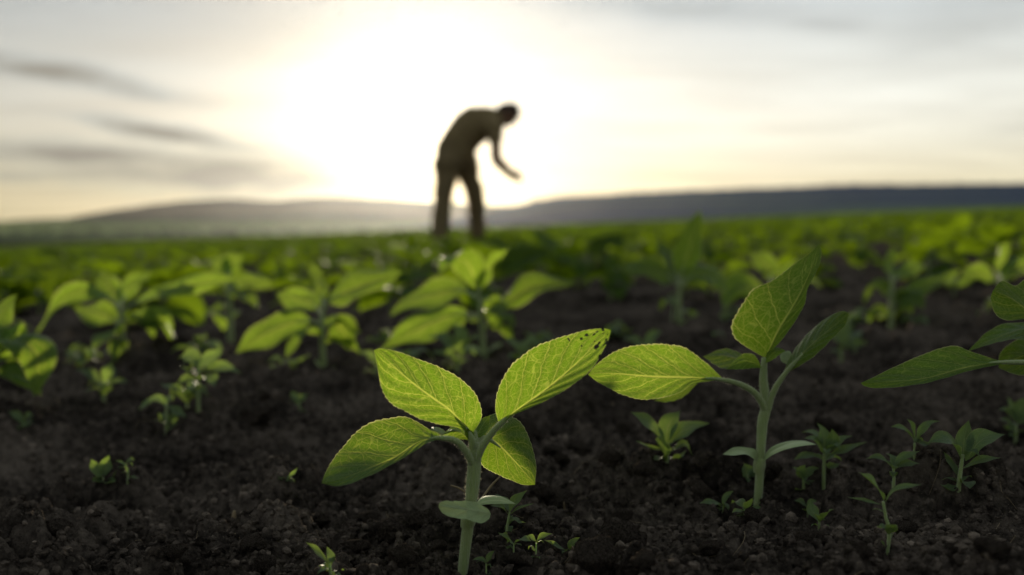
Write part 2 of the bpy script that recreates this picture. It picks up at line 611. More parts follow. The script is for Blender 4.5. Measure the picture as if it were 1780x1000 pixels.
out(t, principled(t, c_, 1.0, 0.0))
HILL_R = terrain_material('hill_wood', (0.036, 0.054, 0.105), (0.050, 0.072, 0.115), (0.095, 0.135, 0.110), 0.0010, 0.008)  # woodland tones with the blue of distant haze mixed into the colour

VAL_Z = -20.0


def build_valley():
    th = np.linspace(-math.pi, math.pi, 181)[:-1]
    r = np.array([88, 110, 140, 180, 240, 330, 500, 900, 1600, 2600, 4000, 6000, 9000.])
    RR, TT = np.meshgrid(r, th, indexing='ij')
    X, Y = RR * np.sin(TT), RR * np.cos(TT)
    f = np.clip((RR - 88) / 260, 0, 1)
    f = f * f * (3 - 2 * f)
    edge = SLOPE * X * 88 / RR - 0.25 - (RR - 88) * 0.03
    Z = edge * (1 - f) + (VAL_Z + 3 * vnoise(X / 700, Y / 700, 4)) * f
    nr, nt = X.shape
    V = np.stack([X, Y, Z], -1).reshape(-1, 3)
    i = np.arange(nr - 1)[:, None]
    j = np.arange(nt)[None, :]
    F = np.stack([i * nt + j, (i + 1) * nt + j, (i + 1) * nt + (j + 1) % nt, i * nt + (j + 1) % nt], -1).reshape(-1, 4)
    o = obj('valley_ground', mesh_np('valley', V, F, VALLEY))
    return tag(o, 'hazy valley floor of pale fields beyond the crop', kind='structure')


build_valley()


def build_hill(name, prof, dist, front, back, mat_, label, power=1.0):
    """prof: (photograph x, y) of the skyline; a ridge at dist metres with a slope of its own in front and behind"""
    xs = np.array([p[0] for p in prof], float)
    ys = np.array([p[1] for p in prof], float)
    n = 300
    X0 = np.linspace(xs[0], xs[-1], n)
    H = CAM_Z + (HORIZON - np.interp(X0, xs, ys)) / FPX * dist          # skyline height in metres
    H = H + 2.2 * vnoise(X0 / 9.0, X0 * 0, 12) + 1.2 * vnoise(X0 / 3.0, X0 * 0, 14)
    s = np.concatenate([np.linspace(-1, 0, 28), np.linspace(0.06, 1, 12)])
    V = np.zeros((len(s), n, 3))
    for k, sv in enumerate(s):
        d = dist + (sv * front if sv < 0 else sv * back)
        prof_f = (0.5 + 0.5 * math.cos(math.pi * abs(sv))) ** power
        z = VAL_Z - 4 + (H - VAL_Z + 4) * prof_f
        z = z + (1 - prof_f) * prof_f * 14 * vnoise(X0 / 60.0, X0 * 0 + sv * 5, 21)
        V[k, :, 0] = (X0 - 890) / FPX * dist * (1 + 0.0 * sv)
        V[k, :, 1] = d
        V[k, :, 2] = z
    nr = len(s)
    i = np.arange(nr - 1)[:, None]
    j = np.arange(n - 1)[None, :]
    F = np.stack([i * n + j, i * n + j + 1, (i + 1) * n + j + 1, (i + 1) * n + j], -1).reshape(-1, 4)
    o = obj(name, mesh_np(name, V.reshape(-1, 3), F, mat_))
    return tag(o, label, kind='structure')


build_hill('far_hill', [(-1600, 450), (-300, 432), (30, 412), (58, 400), (78, 388), (100, 382), (130, 380), (205, 377), (230, 370), (260, 362), (300, 355),
                        (350, 349), (420, 346), (470, 349), (500, 349), (525, 346), (580, 343), (640, 345), (700, 347), (760, 351),
                        (850, 357), (920, 358), (1100, 362), (1500, 372), (2200, 392)],
           4200, 1500, 1500, HILL_L, 'long brown hill ridge rising behind the valley')
build_hill('wooded_hill', [(500, 420), (760, 392), (860, 366), (900, 357), (930, 349), (960, 345), (1000, 342), (1100, 337), (1200, 333), (1340, 328), (1440, 324),
                           (1560, 324), (1780, 321), (2300, 318), (3200, 330)],
           2600, 1500, 1500, HILL_R, 'flat topped dark wooded hill on the skyline', 0.8)

# ------------------------------------------------------------------ plant builders
def leaf_grid(M, L, Rr, nu, nv, cup=0.0, quilt=0.0, serr=0.0, wave=0.0, seed=0, nsec=6.0):
    """blade between a left edge curve, a midrib and a right edge curve (each nu x 3)"""
    rs = np.random.RandomState(seed)
    v = np.linspace(-1, 1, 2 * nv + 1)
    u = np.linspace(0, 1, nu)
    T = unit(np.gradient(M, axis=0))
    N = unit(np.cross(T, Rr - L))
    sw = 1 + serr * ((u * 26 + rs.rand()) % 1.0 - 0.5) * (u > 0.12) * (u < 0.97) + serr * 0.5 * vnoise(u * 30, u * 0, seed)
    sw2 = 1 + serr * ((u * 25 + rs.rand()) % 1.0 - 0.5) * (u > 0.12) * (u < 0.97) + serr * 0.5 * vnoise(u * 30, u * 0 + 5, seed)
    V = np.zeros((nu, len(v), 3))
    ph = rs.rand() * 6
    for k, vv in enumerate(v):
        E = L if vv < 0 else Rr
        a = abs(vv)
        s_ = (sw if vv < 0 else sw2) if a == 1 else np.ones(nu)
        W = np.linalg.norm(E - M, axis=1)
        p = M + (E - M) * (a * s_)[:, None]
        off = cup * W * (a * (1 - a)) * 4
        sec = np.sin((u - 0.36 * a ** 0.85) * nsec * 2 * math.pi + (0.21 * 2 * math.pi if vv > 0 else -0.21 * 2 * math.pi))
        off = off + quilt * sec * (a * (1.15 - a)) * 3 * np.sin(math.pi * u) ** 0.5
        off = off + wave * np.sin(u * 9 + ph + (2 if vv > 0 else 0)) * a ** 2 * np.sin(math.pi * u)
        V[:, k, :] = p + N * off[:, None]
    uv = np.stack(np.meshgrid(u, v * 0.5 + 0.5, indexing='ij'), -1).reshape(-1, 2)
    nc = len(v)
    i = np.arange(nu - 1)[:, None]
    j = np.arange(nc - 1)[None, :]
    F = np.stack([i * nc + j, i * nc + j + 1, (i + 1) * nc + j + 1, (i + 1) * nc + j], -1).reshape(-1, 4)
    return V.reshape(-1, 3), F, uv


def tube(pts, radii, n=24, sides=10):
    C_ = spline(pts, n)
    r = np.interp(np.linspace(0, 1, n), np.linspace(0, 1, len(radii)), radii)
    T = unit(np.gradient(C_, axis=0))
    ref = np.array((0.31, -0.95, 0.05))
    A = unit(np.cross(T, ref))
    B = np.cross(T, A)
    an = np.linspace(0, 2 * math.pi, sides, endpoint=False)
    V = C_[:, None, :] + r[:, None, None] * (np.cos(an)[None, :, None] * A[:, None, :] + np.sin(an)[None, :, None] * B[:, None, :])
    V = V.reshape(-1, 3)
    F = []
    for i in range(n - 1):
        for j in range(sides):
            F.append((i * sides + j, i * sides + (j + 1) % sides, (i + 1) * sides + (j + 1) % sides, (i + 1) * sides + j))
    F = np.array(F)
    V = np.vstack([V, C_[0], C_[-1]])
    tri = [(len(V) - 1, (n - 1) * sides + j, (n - 1) * sides + (j + 1) % sides, len(V) - 1) for j in range(sides)]
    faces = [tuple(f) for f in F] + [(a, b, c) for a, b, c, _ in tri]
    return V, faces, (C_, r, A, B)


def auto_edges(M, hw, side, prof='leaf', fold=0.15):
    """edges for a blade along midrib M (n x 3), half width hw, side vector roughly across the blade"""
    n = len(M)
    u = np.linspace(0, 1, n)
    if prof == 'leaf':
        wv = np.sin(math.pi * np.clip(u, 0, 1) ** 0.80) ** 0.95 * (1 - 0.12 * u)
    elif prof == 'oval':
        wv = np.sqrt(np.clip(1 - (2 * u - 1) ** 2, 0, 1)) * (0.75 + 0.25 * u)
    else:                                      # lance
        wv = np.sin(math.pi * u ** 0.9) ** 1.2
    T = unit(np.gradient(M, axis=0))
    s = unit(np.asarray(side, float) - T * (T @ np.asarray(side, float))[:, None])
    N = np.cross(T, s)
    N = N * np.sign(N[:, 2].sum() + 1e-6)
    Lr = M - s * (hw * wv)[:, None] + N * (hw * wv * fold)[:, None]
    Rr = M + s * (hw * wv)[:, None] + N * (hw * wv * fold)[:, None]
    return Lr, Rr


class Plant:
    """a plant thing: an Empty at the foot of the stem, stem and leaves as child meshes"""
    def __init__(self, name, base, label, cat, group=None):
        self.base = np.array(base, float)
        self.root = bpy.data.objects.new(name, None)
        COL.objects.link(self.root)
        self.root.empty_display_size = 0.02
        self.root.location = self.base
        tag(self.root, label, cat, group)
        self.k = sum(ord(c) for c in label)

    def add(self, name, V, F, mat_, uv=None, label=None, parent=None, kind=None):
        me = mesh_np(name, np.asarray(V) - self.base, F, mat_, True, None, uv)
        o = obj(name, me, parent or self.root)
        if label:
            o['label'] = label
        if kind:
            o['kind'] = kind
        return o

    def stem(self, pts, radii, name='stem', n=30, sides=12, parent=None):
        V, F, info = tube(pts, radii, n, sides)
        o = self.add(name, V, F, STEM, parent=parent)
        return o, info

    def blade(self, mid, left, right, nu=64, nv=14, mat_=None, name='leaf', label=None, cup=0.06, quilt=0.0004, serr=0.03, wave=0.0, holes=None, parent=None):
        self.k += 17
        M = spline(mid, nu)
        L = spline(left, nu)
        Q = spline(right, nu)
        V, F, uv = leaf_grid(M, L, Q, nu, nv, cup, quilt, serr, wave, self.k)
        if holes:
            c = uv[F].mean(1)
            keep = np.ones(len(F), bool)
            for (hu, hv, ru, rv) in holes:
                q = ((c[:, 0] - hu) / ru) ** 2 + ((c[:, 1] - hv) / rv) ** 2
                q = q * (1 + 0.9 * vnoise(c[:, 0] * 70, c[:, 1] * 45, 3))
                keep &= q > 1
            F = F[keep]
        return self.add(name, V, F, mat_ or LEAF, uv, label, parent)

    def auto(self, mid, hw, side, prof='leaf', fold=0.15, nu=28, nv=5, mat_=None, name='leaf', cup=0.08, wave=0.0, serr=0.0, quilt=0.0, label=None, parent=None):
        self.k += 17
        M = spline(mid, nu)
        L, Q = auto_edges(M, hw, side, prof, fold)
        V, F, uv = leaf_grid(M, L, Q, nu, nv, cup, quilt, serr, wave, self.k)
        return self.add(name, V, F, mat_ or LEAF, uv, label, parent)


def hairs(plant, curves, per_m, length, parent, seed=0):
    """fine bristles standing on stems: (C, r, A, B) from tube()"""
    rs = np.random.RandomState(seed)
    V, F = [], []
    for (C_, r, A, B) in curves:
        seg = np.linalg.norm(np.diff(C_, axis=0), axis=1).sum()
        for _ in range(int(per_m * seg)):
            t_ = rs.rand() * (len(C_) - 1.001)
            i = int(t_)
            f = t_ - i
            c = C_[i] * (1 - f) + C_[i + 1] * f
            rr = r[i] * (1 - f) + r[i + 1] * f
            a = rs.rand() * 2 * math.pi
            d = math.cos(a) * A[i] + math.sin(a) * B[i]
            d2 = unit(d + 0.5 * rs.randn(3) * 0.6)
            p = c + d * rr * 0.97
            q = p + d2 * length * (0.5 + rs.rand() * 0.8)
            s = unit(np.cross(d2, rs.randn(3))) * 0.000045
            b = len(V)
            V += [p - s, p + s, q]
            F.append((b, b + 1, b + 2))
    plant.add('stem_hairs', np.array(V), np.array(F), HAIR_M, parent=parent, kind='stuff')


def ground_at(px, py, d):
    p = P(px, py, d)
    return np.array((p[0], p[1], float(ground_low(p[0], p[1]))))


def px_r(npx, d):
    return npx * d / FPX

# ------------------------------------------------------------------ the three front plants
def arc(pts, d0, d1, bow=0.0):
    """pixel polyline to 3-D, distance going from d0 to d1 with a bow between"""
    s = np.concatenate([[0], np.cumsum([math.hypot(b[0] - a[0], b[1] - a[1]) for a, b in zip(pts[:-1], pts[1:])])])
    s = s / s[-1]
    return np.array([P(x, y, d0 + (d1 - d0) * k + bow * math.sin(math.pi * k)) for (x, y), k in zip(pts, s)])


def blade3(pl, mid, left, right, d0, d1, bow=0.0, dl=0.0, dr=0.0, **kw):
    return pl.blade(arc(mid, d0, d1, bow), arc(left, d0, d1, bow + dl), arc(right, d0, d1, bow + dr), **kw)


# --- front plant
D1 = 0.575
base = ground_at(803, 1012, 0.572)
A1 = Plant('sunflower_seedling', base, 'sharply focused sunflower seedling with four broad veined leaves, nearest the camera', 'seedling')
st, si = A1.stem([base - np.array((0, 0, 0.015)), P(804, 1000, .572), P(811, 935, .573), P(818, 880, .574), P(823, 830, .575), P(825, 796, .575), P(824, 770, .576), P(822, 748, .577)],
                 [px_r(8.6, D1), px_r(8.6, D1), px_r(9.2, D1), px_r(10, D1), px_r(10.4, D1), px_r(12, D1), px_r(11.5, D1), px_r(6, D1)], n=50, sides=18)
# node swelling under the seed leaves
V, F, nodei = tube([P(811, 918, .5735), P(814, 905, .5735), P(816, 893, .574)], [px_r(11, D1), px_r(13.5, D1), px_r(11.5, D1)], 10, 16)
A1.add('stem_node', V, F, STEM)
V, F, pbi = tube([P(826, 806, .574), P(838, 778, .571), P(856, 752, .568), P(874, 733, .565), P(900, 712, .5645)],
                 [px_r(7, D1), px_r(6.5, D1), px_r(5.8, D1), px_r(4.6, D1), px_r(1.5, D1)], 30, 12)
pb_o = A1.add('petiole', V, F, STEM)
V, F, pci = tube([P(822, 808, .574), P(812, 788, .569), P(797, 770, .565), P(780, 763, .5625), P(758, 762, .562), P(738, 766, .562)],
                 [px_r(7, D1), px_r(6.5, D1), px_r(6, D1), px_r(5, D1), px_r(3.8, D1), px_r(1.2, D1)], 30, 12)
pc_o = A1.add('petiole', V, F, STEM)
V, F, pai = tube([P(824, 790, .576), P(820, 765, .572), P(806, 740, .5705), P(790, 722, .569)],
                 [px_r(7, D1), px_r(6.5, D1), px_r(4.4, D1), px_r(1.2, D1)], 26, 12)
A1.add('petiole', V, F, STEM)
V, F, pdi = tube([P(826, 790, .578), P(832, 768, .583), P(846, 762, .590), P(870, 778, .597)],
                 [px_r(7, D1), px_r(6, D1), px_r(4, D1), px_r(1.2, D1)], 20, 12)
A1.add('petiole', V, F, STEM)
# leaf up to the left
blade3(A1, [(820, 756), (800, 732), (780, 712), (752, 692), (720, 668), (690, 642), (662, 616), (650, 609)],
       [(820, 756), (796, 744), (764, 738), (734, 730), (700, 713), (678, 700), (666, 682), (659, 656), (654, 626), (650, 609)],
       [(820, 756), (836, 729), (835, 702), (821, 678), (800, 658), (768, 640), (732, 626), (690, 611), (663, 606), (650, 609)],
       .572, .548, -0.004, -0.010, 0.014, nu=110, nv=20, quilt=0.0005, cup=0.05, serr=0.035)
# leaf up to the right, with bite holes near its tip
blade3(A1, [(868, 738), (885, 724), (905, 709), (950, 677), (1000, 634), (1040, 593), (1062, 574)],
       [(868, 738), (861, 712), (864, 685), (874, 658), (894, 630), (930, 603), (975, 586), (1020, 574), (1048, 571), (1062, 574)],
       [(868, 738), (890, 723), (922, 709), (960, 691), (1000, 666), (1030, 640), (1047, 612), (1058, 590), (1062, 574)],
       .566, .540, -0.004, 0.012, -0.012, nu=120, nv=22, quilt=0.0004, cup=0.05, serr=0.035,
       holes=[(0.86, 0.62, .020, .085), (0.89, 0.60, .014, .06), (0.80, 0.16, .010, .03), (0.84, 0.12, .012, .035), (0.885, 0.20, .012, .035), (0.91, 0.13, .010, .04),
              (0.93, 0.80, .010, .05), (0.90, 0.86, .012, .05), (0.945, 0.35, .008, .03), (0.775, 0.30, .006, .02), (0.87, 0.40, .006, .016), (0.965, 0.6, .006, .05),
              (0.73, 0.08, .006, .03), (0.95, 0.10, .010, .10), (0.92, 0.97, .015, .10), (0.83, 0.98, .012, .06)])
# leaf low to the left
blade3(A1, [(772, 763), (750, 763), (725, 770), (686, 796), (640, 815), (600, 830), (559, 840)],
       [(772, 763), (748, 768), (713, 789), (676, 810), (638, 829), (592, 845), (559, 840)],
       [(772, 763), (760, 752), (748, 748), (725, 733), (698, 724), (656, 731), (629, 742), (606, 765), (583, 793), (568, 817), (559, 840)],
       .562, .535, 0.004, -0.014, 0.026, nu=100, nv=18, quilt=0.0004, cup=0.06, serr=0.035)
# leaf behind, hanging down to the right
blade3(A1, [(830, 758), (858, 766), (894, 801), (930, 843)],
       [(830, 758), (832, 785), (839, 810), (860, 823), (886, 834), (910, 843), (930, 843)],
       [(830, 758), (842, 730), (862, 719), (893, 726), (909, 740), (920, 762), (928, 787), (932, 812), (930, 843)],
       .584, .604, 0.012, -0.004, 0.016, nu=80, nv=16, quilt=0.0004, cup=0.05, serr=0.035)
# young leaves at the tip
A1.blade(PP([(815, 765), (800, 752), (785, 748), (768, 757)], [.574, .572, .57, .568]), PP([(815, 765), (800, 764), (785, 764), (768, 757)], [.574, .568, .566, .568]),
         PP([(815, 765), (806, 742), (786, 742), (768, 757)], [.574, .579, .578, .568]), nu=30, nv=6, name='young_leaf')
A1.blade(PP([(775, 762), (766, 752), (756, 748), (750, 743)], .578), PP([(775, 762), (758, 758), (748, 751), (750, 743)], .575),
         PP([(775, 762), (774, 750), (762, 743), (750, 743)], .583), nu=24, nv=5, name='young_leaf', mat_=COTY)
A1.blade(PP([(826, 765), (834, 748), (842, 735), (852, 722)], [.578, .582, .586, .588]), PP([(826, 765), (826, 746), (834, 730), (852, 722)], [.578, .584, .59, .588]),
         PP([(826, 765), (842, 756), (850, 742), (852, 722)], [.578, .578, .582, .588]), nu=24, nv=5, name='young_leaf')
A1.blade(PP([(820, 770), (816, 752), (812, 744)], [.572, .570, .568]), PP([(820, 770), (808, 756), (812, 744)], [.572, .567, .568]),
         PP([(820, 770), (824, 754), (812, 744)], [.572, .573, .568]), nu=18, nv=4, name='young_leaf')
# seed leaves
blade3(A1, [(853, 893), (830, 888), (805, 884), (780, 881), (762, 881)],
       [(853, 893), (850, 902), (836, 909), (815, 906), (790, 900), (770, 892), (762, 881)],
       [(853, 893), (848, 885), (832, 877), (806, 870), (782, 870), (766, 873), (762, 881)], .561, .553, 0, -0.008, 0.008, nu=40, nv=9, mat_=COTY, name='cotyledon', serr=0.02, quilt=0.0003, cup=0.16, wave=0.0008)
V, F, _i = tube([P(815, 900, .5735), P(818, 894, .568), P(824, 890, .560)], [px_r(8, D1), px_r(6, D1), px_r(3, D1)], 8, 10)
A1.add('petiole', V, F, STEM)
blade3(A1, [(822, 884), (840, 872), (865, 869), (897, 876)], [(822, 884), (838, 878), (865, 876), (897, 876)], [(822, 884), (838, 864), (868, 863), (897, 876)],
       .578, .590, 0, -0.006, 0.010, nu=30, nv=8, mat_=COTY, name='cotyledon', serr=0.01, quilt=0.0, cup=0.10)
hairs(A1, [si, pbi, pci, pai], 9000, 0.0016, None, 4)

# --- second plant, to the right
D2 = 0.690
base = ground_at(1316, 892, 0.690)
A2 = Plant('sunflower_seedling', base, 'tall sunflower seedling with one upright pointed leaf, right of the front seedling', 'seedling')
st2, si2 = A2.stem([base - np.array((0, 0, 0.02)), P(1317, 884, .69), P(1321, 816, .69), P(1325, 740, .69), P(1331, 707, .69), P(1327, 660, .69), P(1329, 622, .69)],
                   [px_r(7.4, D2), px_r(7.4, D2), px_r(7.4, D2), px_r(8, D2), px_r(9.4, D2), px_r(8, D2), px_r(5, D2)], n=44, sides=16)
V, F, _i = tube([P(1319, 822, .69), P(1320, 808, .69), P(1322, 796, .69)], [px_r(9, D2), px_r(11, D2), px_r(9, D2)], 8, 14)
A2.add('stem_node', V, F, STEM)
V, F, g1 = tube([P(1330, 712, .689), P(1322, 696, .687), P(1308, 680, .684), P(1280, 666, .681), P(1245, 659, .679), P(1218, 658, .6785)],
                [px_r(7, D2), px_r(6, D2), px_r(5.2, D2), px_r(4.2, D2), px_r(3, D2), px_r(1, D2)], 30, 10)
A2.add('petiole', V, F, STEM)
V, F, g2 = tube([P(1334, 712, .689), P(1340, 692, .688), P(1352, 668, .686), P(1371, 642, .684), P(1395, 615, .682)],
                [px_r(7, D2), px_r(5.5, D2), px_r(4.6, D2), px_r(3.4, D2), px_r(1, D2)], 26, 10)
A2.add('petiole', V, F, STEM)
blade3(A2, [(1258, 660), (1240, 659), (1204, 657), (1136, 655), (1058, 649), (1022, 651)],
       [(1258, 660), (1238, 662), (1204, 669), (1178, 684), (1126, 695), (1084, 687), (1042, 666), (1022, 651)],
       [(1258, 660), (1246, 648), (1225, 629), (1188, 604), (1136, 598), (1084, 605), (1042, 629), (1022, 651)],
       .680, .664, 0.0, -0.010, 0.014, nu=90, nv=16, quilt=0.0004, serr=0.04)
blade3(A2, [(1215, 664), (1190, 676), (1165, 688), (1138, 697)], [(1215, 664), (1188, 690), (1160, 699), (1138, 697)], [(1215, 664), (1200, 664), (1160, 675), (1138, 697)],
       .72, .735, 0, -.004, .008, nu=40, nv=8)
blade3(A2, [(1330, 622), (1342, 598), (1355, 572), (1386, 520), (1410, 468), (1423, 423)],
       [(1330, 622), (1313, 613), (1284, 594), (1271, 572), (1281, 545), (1308, 504), (1344, 487), (1376, 462), (1410, 438), (1423, 423)],
       [(1330, 622), (1341, 611), (1366, 582), (1396, 535), (1405, 500), (1424, 462), (1428, 436), (1423, 423)],
       .688, .674, -0.006, 0.012, -0.016, nu=96, nv=18, quilt=0.0004, serr=0.035)
blade3(A2, [(1362, 655), (1370, 643), (1407, 603), (1443, 572), (1476, 545)],
       [(1362, 655), (1378, 643), (1412, 622), (1443, 593), (1469, 566), (1476, 545)],
       [(1362, 655), (1366, 637), (1381, 608), (1407, 577), (1438, 552), (1464, 541), (1476, 545)],
       .686, .690, 0.0, -.008, .018, nu=70, nv=12, serr=0.02)
blade3(A2, [(1375, 636), (1368, 622), (1362, 612), (1356, 618)], [(1375, 636), (1378, 620), (1370, 610), (1356, 618)], [(1375, 636), (1360, 630), (1356, 622), (1356, 618)],
       .70, .704, 0, .004, -.004, nu=24, nv=5, mat_=COTY, name='young_leaf')
blade3(A2, [(1320, 640), (1292, 628), (1258, 618), (1222, 620)], [(1320, 640), (1290, 640), (1254, 640), (1222, 620)], [(1320, 640), (1300, 622), (1262, 606), (1222, 620)],
       .70, .716, 0, -.012, .012, nu=46, nv=9)
blade3(A2, [(1324, 640), (1308, 630), (1288, 628), (1262, 642)], [(1324, 640), (1310, 640), (1290, 642), (1262, 642)], [(1324, 640), (1312, 618), (1290, 616), (1262, 642)],
       .684, .674, 0, -.004, .008, nu=30, nv=7, name='young_leaf')
blade3(A2, [(1331, 632), (1340, 618), (1352, 609), (1366, 610)], [(1331, 632), (1346, 624), (1356, 616), (1366, 610)], [(1331, 632), (1334, 612), (1350, 604), (1366, 610)],
       .684, .678, 0, -.004, .006, nu=26, nv=6, name='young_leaf')
blade3(A2, [(1318, 806), (1312, 790), (1297, 784), (1275, 783), (1256, 790)], [(1318, 806), (1309, 797), (1296, 790), (1275, 792), (1256, 790)],
       [(1318, 806), (1316, 784), (1298, 778), (1275, 778), (1256, 790)], .689, .68, 0, -.010, .004, nu=34, nv=7, mat_=COTY, name='cotyledon', serr=0, quilt=0)
blade3(A2, [(1322, 806), (1340, 786), (1368, 772), (1395, 768), (1420, 773)], [(1322, 806), (1345, 790), (1371, 780), (1397, 775), (1420, 773)],
       [(1322, 806), (1338, 780), (1366, 768), (1396, 766), (1420, 773)], .689, .676, 0, -.012, .004, nu=34, nv=7, mat_=COTY, name='cotyledon', serr=0, quilt=0)
hairs(A2, [si2, g1, g2], 7000, 0.0015, None, 5)

# --- third plant, cut by the right edge of the picture
D3 = 0.66
base = ground_at(1868, 905, 0.66)
A3 = Plant('sunflower_seedling', base, 'dark shaded sunflower seedling cut off by the right edge of the picture', 'seedling')
st3, si3 = A3.stem([base - np.array((0, 0, 0.02)), P(1868, 880, D3), P(1864, 780, D3), P(1858, 690, D3), P(1852, 620, D3), P(1850, 580, D3)],
                   [px_r(9, D3), px_r(9, D3), px_r(9.5, D3), px_r(10, D3), px_r(8, D3), px_r(4, D3)], n=36, sides=14)
V, F, _i = tube([P(1856, 680, D3), P(1835, 645, .655), P(1800, 632, .65), P(1740, 630, .645), P(1705, 634, .642)],
                [px_r(7, D3), px_r(6, D3), px_r(5, D3), px_r(3.6, D3), px_r(1, D3)], 30, 10)
A3.add('petiole', V, F, STEM)
blade3(A3, [(1752, 629), (1735, 630), (1685, 638), (1640, 650), (1595, 660), (1496, 666)],
       [(1752, 629), (1735, 634), (1685, 645), (1610, 666), (1535, 675), (1505, 672), (1496, 666)],
       [(1752, 629), (1730, 625), (1685, 610), (1655, 601), (1610, 614), (1550, 640), (1518, 656), (1496, 666)],
       .646, .615, 0, -.006, .012, nu=70, nv=12, serr=0.02)
blade3(A3, [(1848, 600), (1815, 580), (1790, 545), (1760, 520), (1726, 505)], [(1848, 600), (1825, 575), (1790, 556), (1750, 557), (1730, 545), (1722, 520), (1726, 505)],
       [(1848, 600), (1835, 545), (1810, 500), (1785, 485), (1765, 497), (1742, 488), (1726, 505)], .66, .65, 0, -.004, .012, nu=60, nv=12, serr=0.02)
blade3(A3, [(1850, 600), (1815, 572), (1780, 572), (1740, 584), (1682, 611)], [(1850, 600), (1815, 596), (1770, 590), (1730, 596), (1682, 611)],
       [(1850, 600), (1820, 560), (1780, 561), (1745, 563), (1715, 578), (1682, 611)], .665, .69, 0, -.01, .012, nu=56, nv=10, serr=0.02)
blade3(A3, [(1850, 650), (1810, 620), (1780, 618), (1736, 640)], [(1850, 650), (1810, 650), (1770, 652), (1736, 640)], [(1850, 650), (1820, 600), (1776, 588), (1740, 612), (1736, 640)],
       .67, .70, 0, -.006, .012, nu=46, nv=9, serr=0.02)
blade3(A3, [(1855, 600), (1885, 570), (1930, 560), (1990, 590)], [(1855, 600), (1895, 600), (1940, 600), (1990, 590)], [(1855, 600), (1880, 545), (1930, 525), (1990, 590)],
       .66, .63, 0, -.01, .02, nu=46, nv=9, serr=0.02)
A3.auto([P(1862, 790, D3), P(1890, 775, .655), P(1930, 785, .65)], px_r(20, D3), (0, 1, 0.2), 'oval', mat_=COTY, name='cotyledon')
A3.auto([P(1862, 790, D3), P(1840, 772, .665), P(1812, 778, .67)], px_r(18, D3), (0, 1, 0.2), 'oval', mat_=COTY, name='cotyledon')

# ------------------------------------------------------------------ the blurred row behind them
def row_plant(label, d, foot, stem_px, leaves, cots=(), r=5.2):
    base = ground_at(foot[0], foot[1], d)
    pl = Plant('sunflower_seedling', base, label, 'seedling')
    pts = [base - np.array((0, 0, 0.02)), base + np.array((0, 0, .004))] + [P(x, y, d) for x, y in stem_px]
    rr = px_r(r, d)
    pl.stem(pts, [rr, rr, rr, rr * .9, rr * .5], n=20, sides=8)
    for (mid, hw, dd, side, fold) in leaves:
        m3 = arc(mid, d, d + dd)
        # petiole: first stretch of the midrib
        V, F, _ = tube(spline(m3, 24)[:8], [rr * .55, rr * .45, rr * .12], 10, 6)
        pl.add('petiole', V, F, STEM)
        k = max(1, int(len(m3) * 0.25))
        sp = spline(m3, 24)
        side = (side[0], side[1] + .30, side[2] - .22)
        pl.auto(sp[3:], px_r(hw * 1.12, d), side, 'leaf', fold, nu=26, nv=6, serr=0.03, wave=0.006, cup=0.16, mat_=LEAF)
    rr_ = np.random.RandomState(int(foot[0]) + 900)
    C_ = spline(pts[1:], 20)
    for q in range(3):
        p0 = C_[int(6 + 3 * q)]
        a = rr_.uniform(0, 6.28)
        ln = rr_.uniform(.05, .085)
        dv = np.array((math.cos(a), math.sin(a), 0))
        mm = [p0 + dv * ln * k_ + np.array((0, 0, ln * (rr_.uniform(.3, .6) * k_ - .75 * k_ * k_))) for k_ in (0, .25, .5, .75, 1.0)]
        pl.auto(mm, ln * rr_.uniform(.26, .36), (-dv[1], dv[0], rr_.uniform(-.5, .5)), 'leaf', .2, nu=16, nv=4, wave=.004, cup=.12)
    for (mid, hw, dd) in cots:
        pl.auto(arc(mid, d, d + dd), px_r(hw, d), (0, 1, .35), 'oval', 0.1, nu=14, nv=3, mat_=COTY, name='cotyledon')
    return pl


FACE = (0.0, 0.45, 0.9)       # blades tilted towards the camera
FLAT = (0.1, 1.0, 0.25)
row_plant('blurred seedling with a broad leaf raised to the right, left of the centre', 1.40, (563, 668), [(561, 600), (560, 560), (563, 528)],
          [([(562, 545), (572, 522), (620, 500), (664, 485), (700, 473)], 34, -.05, (0.2, .30, .95), .1),
           ([(561, 565), (540, 558), (500, 565), (455, 585), (410, 614)], 32, -.04, (-.35, .35, .9), .1),
           ([(560, 550), (545, 530), (515, 520), (480, 510)], 24, .08, FACE, .1),
           ([(563, 535), (556, 500), (548, 475), (538, 455)], 14, .05, (.9, .3, .2), .1),
           ([(564, 570), (580, 562), (600, 580), (606, 608)], 26, .03, (.9, .1, .3), .1)],
          [([(562, 640), (545, 628), (516, 626)], 9, -.02), ([(564, 642), (590, 640), (620, 627)], 8, .02)])
row_plant('blurred seedling with long leaves spread both ways, below the stooping person', 1.45, (842, 640), [(840, 600), (837, 556), (832, 505)],
          [([(833, 520), (826, 490), (812, 458), (782, 450), (762, 474)], 25, -.10, (.75, -.5, .45), .1),
           ([(832, 515), (838, 488), (858, 455), (884, 431)], 18, .0, (.75, .2, .6), .15),
           ([(840, 556), (860, 540), (890, 520), (930, 498), (1004, 492)], 27, -.04, (0.1, .40, .9), .1),
           ([(833, 520), (800, 505), (750, 515), (700, 530), (678, 550)], 30, .10, (-.1, .45, .9), .1),
           ([(837, 556), (815, 545), (785, 550), (730, 572), (662, 608)], 30, -.06, (-.25, .40, .9), .1),
           ([(834, 525), (850, 520), (862, 545), (860, 575)], 20, .05, (.9, .2, .3), .1)],
          [([(841, 618), (825, 606), (800, 604)], 9, .02), ([(842, 618), (858, 604), (874, 598)], 8, -.02)])
